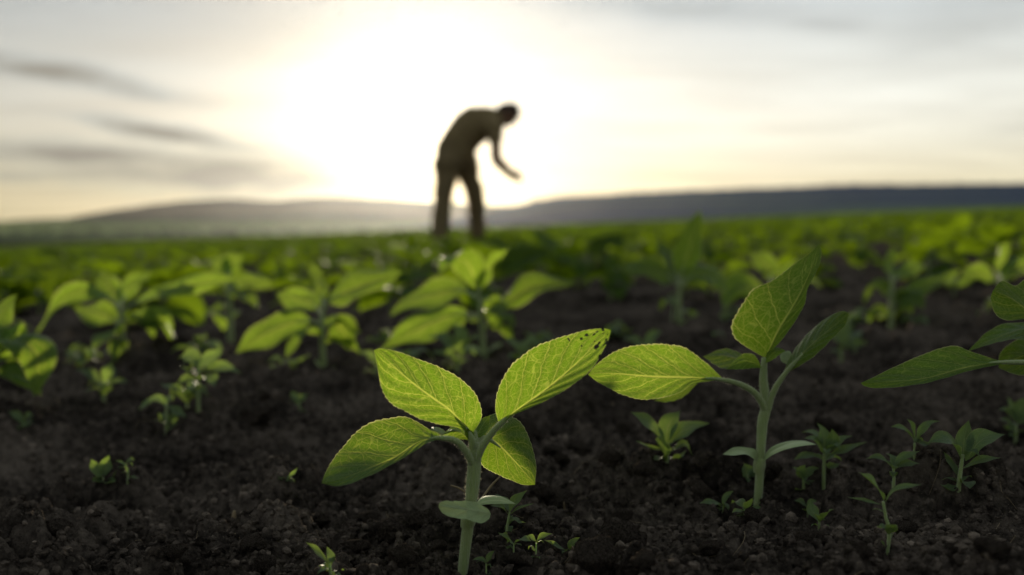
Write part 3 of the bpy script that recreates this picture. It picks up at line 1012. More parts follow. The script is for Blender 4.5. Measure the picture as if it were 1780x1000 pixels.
row_plant('blurred seedling with long arching leaves standing at the left', 1.52, (216, 640), [(214, 600), (210, 560), (208, 530)],
          [([(210, 550), (230, 530), (290, 505), (350, 492), (432, 486)], 22, -.05, (.1, .45, .9), .1),
           ([(210, 548), (190, 520), (140, 508), (95, 535), (56, 590)], 22, -.05, (-.3, .5, .8), .1),
           ([(211, 570), (195, 555), (165, 545), (130, 535)], 24, .06, FACE, .1),
           ([(211, 560), (240, 548), (262, 560), (266, 588)], 17, .0, (.9, .1, .3), .1),
           ([(211, 560), (250, 546), (285, 555), (298, 592)], 14, .05, (.9, .1, .3), .1),
           ([(208, 540), (196, 510), (184, 490), (178, 468)], 20, .06, (.9, .3, .3), .1),
           ([(208, 535), (225, 500), (250, 480), (262, 470)], 18, .08, (.8, .3, .5), .1)], [([(214, 622), (200, 610), (180, 612)], 8, 0)])
row_plant('blurred seedling with a drooping round leaf at the left edge', 1.12, (-25, 745), [(-22, 680), (-20, 640), (-18, 590)],
          [([(-20, 640), (10, 600), (40, 596), (66, 620), (60, 690)], 34, -.04, (.8, .35, .45), .1),
           ([(-20, 620), (5, 570), (15, 590), (22, 640)], 30, .06, (.9, .2, .3), .1),
           ([(-20, 640), (-60, 600), (-110, 600), (-160, 650)], 34, .0, FACE, .1),
           ([(-19, 610), (-8, 560), (12, 530), (30, 512)], 24, .08, (.8, .3, .5), .1)])
row_plant('blurred seedling with one upright pointed leaf, behind the two front seedlings', 1.72, (1181, 615), [(1181, 580), (1180, 530), (1182, 490)],
          [([(1183, 500), (1186, 470), (1200, 430), (1217, 366)], 30, .0, (.9, .3, .2), .1),
           ([(1181, 500), (1160, 480), (1120, 468), (1075, 470)], 25, -.05, FACE, .1),
           ([(1183, 500), (1205, 480), (1240, 482), (1270, 515)], 26, .05, FACE, .1),
           ([(1182, 495), (1170, 460), (1160, 440), (1140, 420)], 18, .1, (.8, .3, .5), .1)],
          [([(1181, 588), (1168, 570), (1172, 520)], 7, 0), ([(1182, 588), (1200, 570), (1222, 568)], 8, 0)])
row_plant('blurred seedling with a round leaf hanging left, between upright leaf and pointed leaf', 1.95, (1345, 590), [(1345, 560), (1344, 520), (1342, 485)],
          [([(1344, 520), (1320, 505), (1285, 505), (1248, 556)], 30, -.08, (.5, .45, .8), .1),
           ([(1343, 500), (1370, 480), (1400, 478), (1430, 500)], 22, .05, FACE, .1),
           ([(1342, 495), (1335, 465), (1320, 450), (1300, 440)], 18, .08, FACE, .1)])
row_plant('blurred seedling with a long leaf rising right, on bare soil at the right', 1.78, (1548, 600), [(1549, 570), (1550, 520), (1551, 480)],
          [([(1550, 530), (1570, 515), (1610, 497), (1672, 468)], 18, -.03, (.15, .4, .9), .1),
           ([(1550, 525), (1535, 500), (1515, 500), (1502, 528)], 22, .0, (.8, .3, .5), .1),
           ([(1550, 535), (1570, 520), (1590, 522), (1606, 535)], 22, -.05, FACE, .1),
           ([(1549, 560), (1535, 540), (1518, 545), (1508, 562)], 15, .0, (.8, .3, .5), .1),
           ([(1551, 490), (1545, 465), (1548, 450), (1556, 432)], 15, .05, (.9, .3, .2), .1),
           ([(1551, 490), (1570, 475), (1590, 465), (1610, 462)], 14, .05, FACE, .1)],
          [([(1548, 585), (1535, 572), (1518, 566)], 7, 0)])
row_plant('blurred seedling with pale raised leaves, farthest right of its row', 1.85, (1742, 590), [(1742, 560), (1741, 520), (1740, 480)],
          [([(1741, 500), (1720, 480), (1690, 478), (1665, 500)], 20, .0, FACE, .1), ([(1741, 500), (1760, 470), (1790, 460), (1815, 470)], 22, .0, FACE, .1),
           ([(1740, 490), (1738, 460), (1744, 440), (1752, 420)], 16, .05, (.9, .3, .2), .1)])
row_plant('blurred seedling with low folded leaves, between the left and centre blurred seedlings', 1.85, (400, 575), [(400, 545), (399, 515), (398, 480)],
          [([(399, 510), (380, 490), (350, 490), (325, 505)], 18, .0, FACE, .1), ([(399, 510), (420, 492), (450, 490), (476, 500)], 20, .0, FACE, .1),
           ([(398, 490), (400, 465), (410, 450), (424, 440)], 16, .05, (.8, .3, .5), .1), ([(398, 490), (388, 465), (374, 452), (360, 450)], 15, .05, FACE, .1)])

# ------------------------------------------------------------------ little weeds
def solve_d(px, py):
    """distance at which the ray through a pixel meets the soil"""
    ds = np.exp(np.linspace(math.log(0.45), math.log(4.0), 900))
    q = np.array([P(px, py, d) for d in ds])
    g = ground_full(q[:, 0], q[:, 1])
    hit = np.nonzero(q[:, 2] < g)[0]
    return float(ds[hit[0]]) if len(hit) else 1.0


def weed(label, foot, d, leaves, stem_px=None, r=2.2, mat_=None, cat='weed'):
    """leaves: (midrib pixels, half width px, distance change)"""
    d = solve_d(*foot)
    base = ground_at(foot[0], foot[1], d)
    base[2] = float(ground_full(base[0], base[1])) if d < 1.2 else base[2]
    pl = Plant('weed_seedling', base, label, cat)
    top = stem_px or [(foot[0], foot[1] - 14)]
    pts = [base - np.array((0, 0, .006))] + [P(x, y, d) for x, y in top]
    # keep the stem rooted: shift the drawn part so that its foot is on the soil
    rr = px_r(r, d)
    pl.stem(pts, [rr, rr, rr * .7], n=12, sides=6)
    rw = np.random.RandomState(int(foot[0] * 7 + foot[1]))
    lmean = np.mean([np.linalg.norm(np.diff(arc(m_, d, d), axis=0), axis=1).sum() for m_, _, _ in leaves])
    Cw = spline(pts, 12)
    for q in range(5):
        p0 = Cw[rw.randint(3, 12)]
        a = rw.uniform(0, 6.28)
        ln = lmean * rw.uniform(.45, .8)
        dv = np.array((math.cos(a), math.sin(a), 0))
        mm = [p0 + dv * ln * k_ + np.array((0, 0, ln * (rw.uniform(.5, 1.0) * k_ - .6 * k_ * k_))) for k_ in (0, .33, .66, 1.0)]
        pl.auto(mm, ln * rw.uniform(.16, .26), (-dv[1], dv[0], rw.uniform(-.4, .4)), 'lance', 0.3, nu=14, nv=3, mat_=mat_ or WEED, wave=ln * .05)
    for (mid, hw, dd) in leaves:
        m3 = arc(mid, d, d + dd)
        side = np.cross(m3[-1] - m3[0], (0.15, -0.35, 0.9))
        pl.auto(m3, px_r(hw * 1.3, d), side, 'lance', 0.3, nu=18, nv=4, mat_=mat_ or WEED, wave=px_r(hw, d) * .25, cup=.12)
    return pl


weed('small weed with narrow upright leaves just right of the front stem', (880, 930), .64,
     [([(884, 895), (872, 882), (852, 879)], 7, -.01), ([(885, 892), (895, 872), (917, 852)], 7, .0), ([(886, 895), (902, 884), (928, 876)], 5, -.01), ([(884, 890), (876, 870), (860, 858)], 6, .02)],
     [(882, 912), (886, 890)])
weed('tiny bluish weed with two flat leaves right of the front stem', (893, 968), .60, [([(893, 944), (880, 936), (866, 926)], 7, -.01), ([(893, 944), (908, 938), (924, 941)], 7, -.01)], [(893, 945)], 1.6)
weed('tiny weed sprout with spread leaves beside the bluish weed', (932, 970), .60, [([(932, 942), (922, 934), (914, 932)], 5, 0), ([(932, 942), (944, 932), (960, 928)], 5, 0)], [(932, 944)], 1.6)
weed('low weed with pale folded leaves left of the large near clod', (986, 960), .60, [([(986, 958), (965, 948), (944, 938)], 5, -.01), ([(988, 958), (996, 944), (1008, 934)], 6, 0), ([(990, 958), (1004, 952), (1020, 936)], 6, -.01)], [(987, 954)], 1.6)
weed('tiny sprout at the bottom edge right of the front stem', (846, 1008), .565, [([(846, 978), (834, 972), (822, 973)], 4.5, 0), ([(846, 978), (852, 966), (860, 957)], 4.5, 0)], [(845, 980)], 1.5)
weed('pointed bright sprout at the bottom edge left of the front stem', (575, 1012), .565, [([(573, 985), (560, 968), (531, 942)], 8, -.01), ([(574, 985), (575, 968), (568, 950)], 5.5, .01)], [(574, 990), (573, 980)], 3)
weed('small weed with pale oval leaf left of the tall seedling foot', (1256, 892), .69, [([(1256, 878), (1240, 874), (1215, 875)], 6, -.01), ([(1256, 878), (1262, 864), (1275, 853)], 4.5, 0), ([(1256, 884), (1248, 886), (1242, 884)], 3, 0)], [(1257, 880)], 2)
weed('small round leaved weed touching the tall seedling foot', (1294, 898), .69, [([(1294, 884), (1282, 872), (1270, 876)], 8, .01), ([(1294, 886), (1302, 876), (1308, 866)], 6, -.01), ([(1294, 888), (1280, 888), (1272, 892)], 4, -.01)], [(1294, 886)], 2)
weed('curled weed leaf right of the tall seedling foot', (1303, 900), .68, [([(1303, 896), (1310, 884), (1330, 884)], 4, 0), ([(1303, 896), (1298, 888), (1292, 884)], 3, 0)], [(1304, 892)], 1.5)
weed('small weed with two broad cupped leaves right of the tall seedling', (1424, 918), .68, [([(1424, 908), (1412, 890), (1408, 868)], 9, .01), ([(1426, 908), (1436, 894), (1450, 884)], 8, -.01), ([(1424, 908), (1420, 896), (1412, 892)], 5, -.02)], [(1424, 906)], 2.5)
weed('thin weed behind the cupped leaved weed', (1404, 900), .72, [([(1404, 884), (1394, 874), (1380, 870)], 6, 0), ([(1404, 884), (1410, 874), (1420, 870)], 5, 0)], [(1404, 886)], 2)
weed('spindly weed with one raised bluish leaf, lower right soil', (1541, 958), .635, [([(1537, 872), (1524, 846), (1492, 820)], 11, -.01), ([(1538, 874), (1556, 852), (1603, 842)], 6.5, -.01), ([(1534, 878), (1510, 872), (1472, 864)], 3.5, 0), ([(1544, 930), (1552, 916), (1558, 912)], 8, -.01), ([(1540, 950), (1534, 944), (1531, 940)], 4, 0)],
     [(1546, 925), (1540, 900), (1535, 872)], 3.6)
weed('leafy upright weed with oval leaves, lower right', (1665, 858), .73, [([(1672, 800), (1650, 765), (1612, 770)], 17, .0), ([(1674, 800), (1676, 765), (1684, 730)], 12, .01), ([(1678, 802), (1706, 765), (1748, 755)], 15, .0), ([(1672, 815), (1710, 800), (1742, 796)], 8, -.01), ([(1668, 830), (1655, 810), (1640, 785)], 7, .01), ([(1668, 845), (1650, 850), (1634, 842)], 7, 0), ([(1670, 840), (1680, 838), (1686, 850)], 10, -.01)],
     [(1668, 830), (1674, 790)], 4)
weed('clump weed with many small leaves right of the tall seedling stem', (1432, 850), .80, [([(1432, 790), (1416, 765), (1398, 762)], 10, 0), ([(1434, 785), (1430, 750), (1420, 735)], 9, .01), ([(1436, 790), (1460, 765), (1482, 758)], 7, 0), ([(1436, 795), (1470, 782), (1508, 768)], 8, -.01), ([(1430, 795), (1404, 792), (1378, 800)], 7, 0), ([(1434, 785), (1448, 765), (1446, 745)], 9, 0), ([(1432, 800), (1440, 812), (1462, 806)], 7, 0), ([(1432, 770), (1412, 752), (1392, 752)], 8, .02)],
     [(1432, 820), (1434, 780)], 3.5)
weed('low weed in front of the clump weed', (1397, 848), .76, [([(1397, 832), (1386, 818), (1378, 812)], 8, 0), ([(1398, 832), (1410, 818), (1424, 814)], 7, 0), ([(1396, 832), (1392, 820), (1400, 808)], 7, 0)], [(1397, 834)], 3)
weed('shaded weed with drooping narrow leaves between clump weed and oval leaved weed', (1552, 848), .80, [([(1552, 812), (1530, 796), (1503, 798)], 6, 0), ([(1553, 812), (1570, 795), (1600, 784)], 6, 0), ([(1553, 812), (1552, 796), (1540, 788)], 6, .01), ([(1554, 814), (1580, 806), (1600, 806)], 7, 0)], [(1554, 830), (1552, 810)], 3)
weed('shaded weed with long leaves behind the drooping weed', (1590, 800), .92, [([(1590, 765), (1570, 745), (1548, 742)], 7, 0), ([(1592, 765), (1612, 738), (1634, 732)], 6, 0), ([(1590, 765), (1585, 740), (1576, 728)], 6, 0), ([(1592, 768), (1606, 772), (1618, 772)], 8, 0)], [(1590, 770)], 3)
weed('weed with pointed leaves at the right edge under the cut off seedling', (1766, 770), .92, [([(1766, 735), (1750, 715), (1736, 712)], 9, 0), ([(1768, 735), (1776, 705), (1786, 690)], 10, 0), ([(1768, 738), (1790, 720), (1806, 716)], 9, 0), ([(1766, 745), (1750, 745), (1742, 735)], 6, 0), ([(1766, 735), (1756, 700), (1752, 690)], 8, .01)], [(1766, 740)], 3)
weed('bright green four leaved weed between the two front seedlings', (1158, 805), .88, [([(1157, 775), (1130, 740), (1096, 716)], 15, 0), ([(1158, 772), (1162, 740), (1182, 714)], 13, .01), ([(1160, 775), (1190, 748), (1234, 736)], 15, 0), ([(1156, 780), (1135, 780), (1104, 766)], 6, -.02), ([(1158, 795), (1150, 775), (1152, 755)], 12, -.02)], [(1158, 780)], 4.5)
weed('shaded round leaved weed behind the tall seedling stem', (1300, 838), .80, [([(1300, 835), (1296, 815), (1294, 806)], 16, 0), ([(1302, 830), (1325, 815), (1346, 804)], 10, .01), ([(1300, 832), (1280, 812), (1264, 790)], 6, .01)], [(1300, 825)], 2.5)
weed('small dark weed with toothed leaves on the bare soil at far left', (180, 842), .82, [([(178, 830), (165, 815), (158, 798)], 9, 0), ([(182, 828), (185, 808), (190, 790)], 9, 0), ([(184, 832), (196, 826), (204, 816)], 8, 0), ([(178, 836), (168, 836), (160, 838)], 7, -.01), ([(182, 838), (190, 838), (200, 838)], 7, -.01)], [(180, 830)], 3)
weed('bent pale sprout beside the toothed weed at far left', (221, 842), .82, [([(221, 830), (216, 808), (200, 800)], 4.5, -.01), ([(218, 806), (226, 800), (234, 800)], 5, 0)], [(222, 820), (217, 806)], 2)
weed('blurred weed with raised leaves between left blurred seedlings', (180, 700), 1.12, [([(178, 670), (155, 650), (130, 642)], 8, 0), ([(180, 668), (190, 645), (194, 628)], 9, 0), ([(182, 672), (200, 664), (224, 664)], 7, 0), ([(180, 690), (186, 676), (188, 668)], 8, -.02)], [(180, 670)], 3)
weed('blurred bright leaved weed left of the blurred centre seedlings', (345, 715), 1.10, [([(345, 640), (330, 622), (310, 622)], 16, 0), ([(346, 640), (372, 620), (385, 606)], 14, .02), ([(348, 645), (390, 640), (420, 650)], 12, 0), ([(344, 660), (362, 655), (374, 672)], 12, -.02), ([(343, 660), (325, 660), (305, 668)], 9, 0)], [(345, 680), (345, 640)], 3)
weed('blurred low weed in front of the bright leaved weed', (290, 755), 1.00, [([(290, 704), (268, 695), (240, 714)], 11, 0), ([(291, 704), (305, 715), (325, 726)], 8, 0), ([(292, 725), (298, 722), (302, 742)], 8, 0)], [(290, 720), (289, 702)], 3)
weed('blurred yellowish weed on the soil left of the front seedling', (520, 715), 1.08, [([(520, 700), (512, 690), (506, 680)], 8, 0), ([(521, 700), (530, 690), (536, 686)], 7, 0)], [(520, 700)], 2.5)
weed('blurred weed under the blurred centre seedlings', (655, 655), 1.35, [([(655, 635), (640, 618), (622, 610)], 8, 0), ([(656, 635), (662, 615), (672, 606)], 8, 0)], [(655, 636)], 3)
weed('blurred leafy weed at the foot of the blurred centre seedling', (795, 650), 1.38, [([(795, 615), (770, 590), (742, 584)], 12, 0), ([(796, 612), (800, 580), (790, 560)], 12, 0), ([(798, 615), (820, 590), (836, 588)], 12, -.02), ([(794, 620), (775, 615), (750, 612)], 10, 0), ([(797, 622), (812, 612), (830, 618)], 9, 0)], [(796, 620)], 3.5)
weed('blurred weed right of the blurred centre seedling', (905, 640), 1.45, [([(905, 615), (890, 595), (876, 590)], 9, 0), ([(906, 615), (920, 595), (940, 592)], 9, 0), ([(906, 618), (930, 612), (944, 620)], 8, 0)], [(905, 618)], 3)
weed('faint low sprout on bare soil left of the front seedling', (496, 836), .80, [([(496, 832), (510, 824), (518, 812)], 4, 0), ([(496, 832), (486, 828), (480, 824)], 4, 0)], [(496, 830)], 1.5)
weed('blurred weed behind the bright four leaved weed', (1120, 640), 1.45, [([(1120, 610), (1100, 592), (1080, 590)], 10, 0), ([(1121, 610), (1135, 585), (1150, 575)], 10, 0), ([(1122, 612), (1145, 605), (1165, 612)], 9, 0)], [(1120, 612)], 3)
weed('blurred weed on the soil right of the tall seedling', (1462, 628), 1.5, [([(1462, 600), (1446, 585), (1430, 584)], 10, 0), ([(1463, 600), (1472, 575), (1486, 568)], 10, 0), ([(1464, 604), (1482, 600), (1494, 610)], 8, 0)], [(1462, 605)], 3)
weed('blurred pair of sprouts at the left margin', (40, 745), 1.02, [([(40, 738), (28, 722), (14, 716)], 7, 0), ([(41, 738), (48, 724), (58, 722)], 7, 0)], [(40, 736)], 2.5)

# fallen, yellowed leaf and dry straws on the soil
def straw(label, a, b, d0, d1, r, mid=None):
    pa, pb = P(a[0], a[1], d0), P(b[0], b[1], d1)
    pm = (pa + pb) / 2 + np.array((0, 0, 0.001)) if mid is None else P(*mid)
    V, F, _ = tube([pa, pm, pb], [r, r, r * .6], 10, 6)
    c = V.mean(0)
    o = obj('dry_straw', mesh_np('dry_straw', V - c, F, STRAW), loc=c)
    tag(o, label, 'straw')


straw('dry straw slanting behind the front stem, the longer one', (838, 866), (872, 826), .63, .64, .0008)
straw('dry straw left behind the front stem, the shorter one', (783, 844), (815, 860), .63, .63, .0006)
straw('pale dry straw lying on the soil at lower left', (10, 912), (72, 910), .68, .69, .0011)
straw('upright dry straw bit behind the front seedling', (982, 894), (980, 872), .72, .72, .0006)
straw('upright pale stub on the soil behind the bright four leaved weed', (1067, 720), (1065, 700), 1.02, 1.02, .0012)
straw('pale stub standing in the soil left of the front seedling', (406, 902), (408, 888), .70, .70, .0016)
b0 = P(168, 890, .72)
pl = Plant('fallen_leaf', (b0[0], b0[1], float(ground_full(b0[0], b0[1]))), 'small yellowed leaf lying on the soil at far left', 'leaf')
pl.auto([P(152, 892, .72), P(166, 886, .72), P(183, 888, .715)], px_r(5, .72), (0, .6, .5), 'oval', .1, nu=16, nv=4, mat_=COTY, name='leaf_blade')

# ------------------------------------------------------------------ rows of seedlings running off into the field
def field_variant(seed, nu, nv, detail=True):
    """one seedling in local coordinates; returns list of (part name, V, F, material)"""
    rs = np.random.RandomState(seed)
    h = 0.070 + 0.035 * rs.rand()
    lean = rs.randn(2) * 0.012
    top = np.array((lean[0], lean[1], h))
    parts = []
    V, F, _ = tube([np.zeros(3) - (0, 0, .02), top * 0.5 + np.array((.003, 0, 0)), top], [.0042, .004, .0022], 5 if not detail else 8, 5 if not detail else 7)
    parts.append(('stem', V, [tuple(f) for f in F], STEM))
    n = rs.randint(6, 9)
    for k in range(n):
        lev = 0.45 + 0.55 * (k // 2) / (n / 2 - 0.5)
        a = (k % 2) * math.pi + (k // 2) * 1.57 + rs.randn() * 0.35
        ln = (0.115 - 0.04 * (lev - .45)) * (0.8 + 0.4 * rs.rand())
        up = 0.10 + 0.60 * (lev - 0.45) + rs.randn() * 0.2
        dr = np.array((math.cos(a), math.sin(a), 0))
        p0 = top * lev
        tt = np.linspace(0, 1, 5)[:, None]
        M = p0 + dr * ln * tt * math.cos(up * .8) + np.array((0, 0, 1)) * ln * (math.sin(up) * tt * 1.15 - (0.30 + .2 * rs.rand()) * tt ** 2)
        s = spline(M, nu)
        side = np.array((-dr[1], dr[0], rs.randn() * 0.35))
        L, Q = auto_edges(s, ln * (0.29 + 0.07 * rs.rand()), side, 'leaf', .15 + .2 * rs.rand())
        V, F, _ = leaf_grid(s, L, Q, nu, nv, 0.08, 0, 0, .004 if detail else 0, seed + k)
        parts.append(('leaf', V, [tuple(f) for f in F], LEAF_FIELD))
    return parts


def join_parts(parts):
    V, F, mi, b = [], [], [], 0
    for (nm, v, f, m__) in parts:
        V.append(v)
        F += [tuple(int(i) + b for i in q) for q in f]
        mi += [0 if m__ is STEM else 1] * len(f)
        b += len(v)
    return np.vstack(V), F, mi


rs = np.random.RandomState(11)
spots = []
row = 2.42
k = 0
while row < 92:
    sp = 0.22 if row < 30 else 0.36
    half = row * 0.62 + 1.2
    for x in np.arange(-half, half, sp):
        if rs.rand() < 0.06:
            continue
        xx = x + rs.uniform(-.08, .08)
        yy = row + ROW_TILT * min(max(xx, -12), 12) + rs.uniform(-.07, .07)
        if yy < 1.9 or yy > 93 or math.hypot(xx, yy) > 93:
            continue
        spots.append((xx, yy))
    row += 0.62 if row < 30 else 1.0
spots.sort(key=lambda p: p[1])
# in the picture?
inview = [p for p in spots if abs(p[0]) < p[1] * 0.55 + 0.15]
others = [p for p in spots if not abs(p[0]) < p[1] * 0.55 + 0.15]
single, mass = inview[:300], inview[300:] + others

near_v = [field_variant(100 + i, 12, 3, True) for i in range(6)]
near_me = []
for i, parts in enumerate(near_v):
    near_me.append([(nm, mesh_np('seedling_' + nm, v, f, m__)) for nm, v, f, m__ in parts])
mid_v = [join_parts(field_variant(300 + i, 8, 2, False)) for i in range(10)]
mid_me = [mesh_np('seedling_mesh', v, f, [STEM, LEAF_FIELD], True, mi) for v, f, mi in mid_v]
LAB = 'small leafy sunflower seedling in the blurred green rows of the field behind'
GRP = 'sunflower seedlings in the field rows'
for i, (x, y) in enumerate(single):
    z = float(ground_low(x, y))
    s = rs.uniform(.7, 1.3)
    s *= 1.15 if y < 3.7 and x < 0.4 else 1.0
    if y < 3.6:
        root = bpy.data.objects.new('sunflower_seedling', None)
        COL.objects.link(root)
        for nm, me in near_me[i % 6]:
            obj(nm, me, root)
    else:
        root = obj('sunflower_seedling', mid_me[i % 10])
    root.location = (x, y, z)
    root.rotation_euler = (0, 0, rs.uniform(0, 6.28))
    root.scale = (s, s, s)
    tag(root, LAB, 'seedling', GRP)
# the uncountable rest, joined
far_v = [join_parts(field_variant(500 + i, 5, 1, False)) for i in range(8)]
AV, AF4, AM, TINT, b = [], [], [], [], 0
tmpl = []
for v, f, mi in far_v:
    q = np.array([list(ff) + [ff[-1]] * (4 - len(ff)) for ff in f])
    keep = np.array([len(ff) == 4 for ff in f])
    tmpl.append((v, q[keep], np.array(mi)[keep]))
for i, (x, y) in enumerate(mass):
    v, f, mi = tmpl[i % 8]
    a = rs.uniform(0, 6.28)
    s = rs.uniform(.7, 1.3)
    ca, sa = math.cos(a) * s, math.sin(a) * s
    W = np.empty_like(v)
    W[:, 0] = v[:, 0] * ca - v[:, 1] * sa + x
    W[:, 1] = v[:, 0] * sa + v[:, 1] * ca + y
    W[:, 2] = v[:, 2] * s + float(SLOPE * x) + 0.0
    AV.append(W)
    AF4.append(f + b)
    AM.append(mi)
    TINT.append(np.full(len(f), rs.uniform(-.5, .55)))
    b += len(v)
me = mesh_np('field_crop', np.vstack(AV), np.vstack(AF4), [STEM, LEAF_FIELD], True, np.concatenate(AM))
at_ = me.attributes.new('tint', 'FLOAT', 'FACE')
at_.data.foreach_set('value', np.concatenate(TINT).astype(np.float32))
crop = obj('field_crop', me)
tag(crop, 'distant mass of green sunflower seedlings filling the field', 'crop', kind='stuff')
print('field plants', len(single), len(mass), 'quads', len(me.polygons))

# low weeds between the rows, too blurred to tell apart
def clump_parts(seed):
    rs_ = np.random.RandomState(seed)
    res = []
    V, F, _ = tube([(0, 0, -.01), (.001, 0, .012), (.002, .001, .026)], [.0016, .0014, .0008], 5, 5)
    res.append(('stem', mesh_np('weed_stem', V, F, STEM)))
    for q in range(rs_.randint(6, 10)):
        a = rs_.uniform(0, 6.28)
        ln = rs_.uniform(.022, .045)
        dv = np.array((math.cos(a), math.sin(a), 0))
        p0 = np.array((.001, 0, rs_.uniform(.006, .026)))
        mm = [p0 + dv * ln * k_ + np.array((0, 0, ln * (rs_.uniform(.6, 1.2) * k_ - .65 * k_ * k_))) for k_ in (0, .33, .66, 1.0)]
        M = spline(mm, 9)
        L, Q = auto_edges(M, ln * rs_.uniform(.2, .32), (-dv[1], dv[0], rs_.uniform(-.4, .4)), 'lance', .3)
        V, F, uv = leaf_grid(M, L, Q, 9, 2, .1, 0, 0, ln * .06, seed + q)
        res.append(('leaf', mesh_np('weed_leaf', V, F, WEED, True, None, uv)))
    return res


cl = [clump_parts(700 + i) for i in range(6)]
rs = np.random.RandomState(21)
n_w = 0
while n_w < 26:
    y = 1.05 + 1.5 * rs.rand()
    x = rs.uniform(-.56, .56) * y
    t_ = y - ROW_TILT * x
    if y < 1.25 and abs(x) < .25 or rs.rand() > .25 + .75 * math.exp(-((t_ - 1.5) / .3) ** 2):
        continue
    root = bpy.data.objects.new('weed_clump', None)
    COL.objects.link(root)
    for nm, me in cl[n_w % 6]:
        obj(nm, me, root)
    s_ = rs.uniform(.6, 1.25)
    root.location = (x, y, float(ground_full(x, y)))
    root.rotation_euler = (0, 0, rs.uniform(0, 6.28))
    root.scale = (s_, s_, s_)
    tag(root, 'low blurred weed clump on the soil among the blurred seedlings', 'weed', 'weed clumps between the rows')
    n_w += 1

# ------------------------------------------------------------------ clods and crumbs on the soil
def clod_mesh(seed, sub=3):
    bm = bmesh.new()
    bmesh.ops.create_icosphere(bm, subdivisions=sub, radius=1.0)
    rs_ = np.random.RandomState(seed)
    V = np.array([v.co[:] for v in bm.verts])
    d = np.ones(len(V))
    for f, a in ((1.3, .34), (2.9, .24), (6.1, .13)) + (((12.0, .10), (23.0, .07)) if sub > 3 else ()):
        o1, o2, o3 = rs_.rand(3) * 50
        d += a * (vnoise(V[:, 0] * f + o1, V[:, 1] * f + V[:, 2] * f * .7 + o2, seed) + vnoise(V[:, 2] * f + o3, V[:, 0] * f * .8 - V[:, 1] * f + o1, seed + 5)) * 1.2
    # a few flat broken faces
    for _ in range(4):
        n_ = unit(rs_.randn(3))
        h = V @ n_
        d = np.where(h * d > .72, .72 / np.maximum(h, .3), d)
    V = V * d[:, None] * np.array((1.0, 0.9 + rs_.rand() * .3, 0.62 + rs_.rand() * .2))
    F = np.array([[v.index for v in f.verts] for f in bm.faces])
    bm.free()
    return V, F


clods = [clod_mesh(40 + i, 4) for i in range(14)]
clod_me = [mesh_np('soil_clod', v, f, CLOD) for v, f in clods]
rs = np.random.RandomState(5)
# the distinct ones named by where they lie
for (px, py, rpx, lab) in ((1032, 990, 40, 'large pointed clod at the bottom edge'), (1338, 836, 26, 'pale clod behind the tall seedling'), (1660, 962, 15, None), (1120, 985, 22, None),
                           (1235, 965, 20, None), (1410, 945, 24, None), (700, 985, 24, None), (640, 905, 16, None), (1500, 965, 20, None), (1085, 905, 18, None), (960, 795, 22, None),
                           (1005, 790, 20, None), (1060, 800, 18, None), (1120, 835, 18, None), (560, 920, 18, None), (440, 960, 22, None), (300, 970, 20, None), (1580, 930, 20, None),
                           (1730, 960, 22, None), (905, 985, 20, None), (760, 960, 16, None), (620, 965, 18, None), (1220, 860, 18, None), (1170, 870, 16, None)):
    d = solve_d(px, py)
    p = P(px, py, d)
    s = px_r(rpx, d)
    o = obj('soil_clod', clod_me[rs.randint(14)], ground)
    o.location = (p[0], p[1] + s * .3, float(ground_full(p[0], p[1])) + s * (.45 if lab else .25))
    o.rotation_euler = (rs.uniform(-.3, .3), rs.uniform(-.3, .3), rs.uniform(0, 6.28))
    o.scale = (s, s, s * 1.05)
n_c = 0
while n_c < 270:
    d = 0.44 + 1.1 * rs.rand() ** 1.5
    x = rs.uniform(-.55, .55) * d
    y = d
    if vnoise(np.array([x * 7.]), np.array([y * 7.]), 77)[0] < rs.uniform(-.4, .25):
        continue
    s = 0.0035 + 0.0145 * rs.rand() ** 4
    o = obj('soil_clod', clod_me[rs.randint(14)], ground)
    o.location = (x, y, float(ground_full(x, y)) + s * .15)
    o.rotation_euler = (rs.uniform(-.5, .5), rs.uniform(-.5, .5), rs.uniform(0, 6.28))
    o.scale = (s, s, s)
    n_c += 1
# crumbs: too many to pick apart
small = [clod_mesh(80 + i, 1) for i in range(8)]
AV, AF = [], []
NCR = 62000
d = 0.40 + 1.0 * rs.rand(NCR) ** 1.6
x = rs.uniform(-.58, .58, NCR) * d
keep = vnoise(x * 9, d * 9, 77) + 0.6 * vnoise(x * 30, d * 30, 78) > rs.uniform(-.75, .35, NCR)
x, d = x[keep], d[keep]
zz = ground_full(x, d)
sz = 0.0007 + 0.0034 * rs.rand(len(x)) ** 3.0
b = 0
for i in range(len(x)):
    v, f = small[i % 8]
    a = rs.uniform(0, 6.28)
    ca, sa = math.cos(a), math.sin(a)
    W = np.stack([v[:, 0] * ca - v[:, 1] * sa, v[:, 0] * sa + v[:, 1] * ca, v[:, 2] * 1.15], 1) * sz[i] + (x[i], d[i], zz[i] + sz[i] * .2)
    AV.append(W)
    AF.append(f + b)
    b += len(v)
cm = mesh_np('soil_crumbs', np.vstack(AV), np.vstack(AF), CLOD, False)
tv = np.clip(rs.lognormal(0.0, 0.32, len(AF)), .5, 1.9) - 1.0
cm.attributes.new('tint', 'FLOAT', 'FACE').data.foreach_set('value', np.repeat(tv, [len(f) for f in AF]).astype(np.float32))
o = obj('soil_crumbs', cm, ground)
o['kind'] = 'stuff'
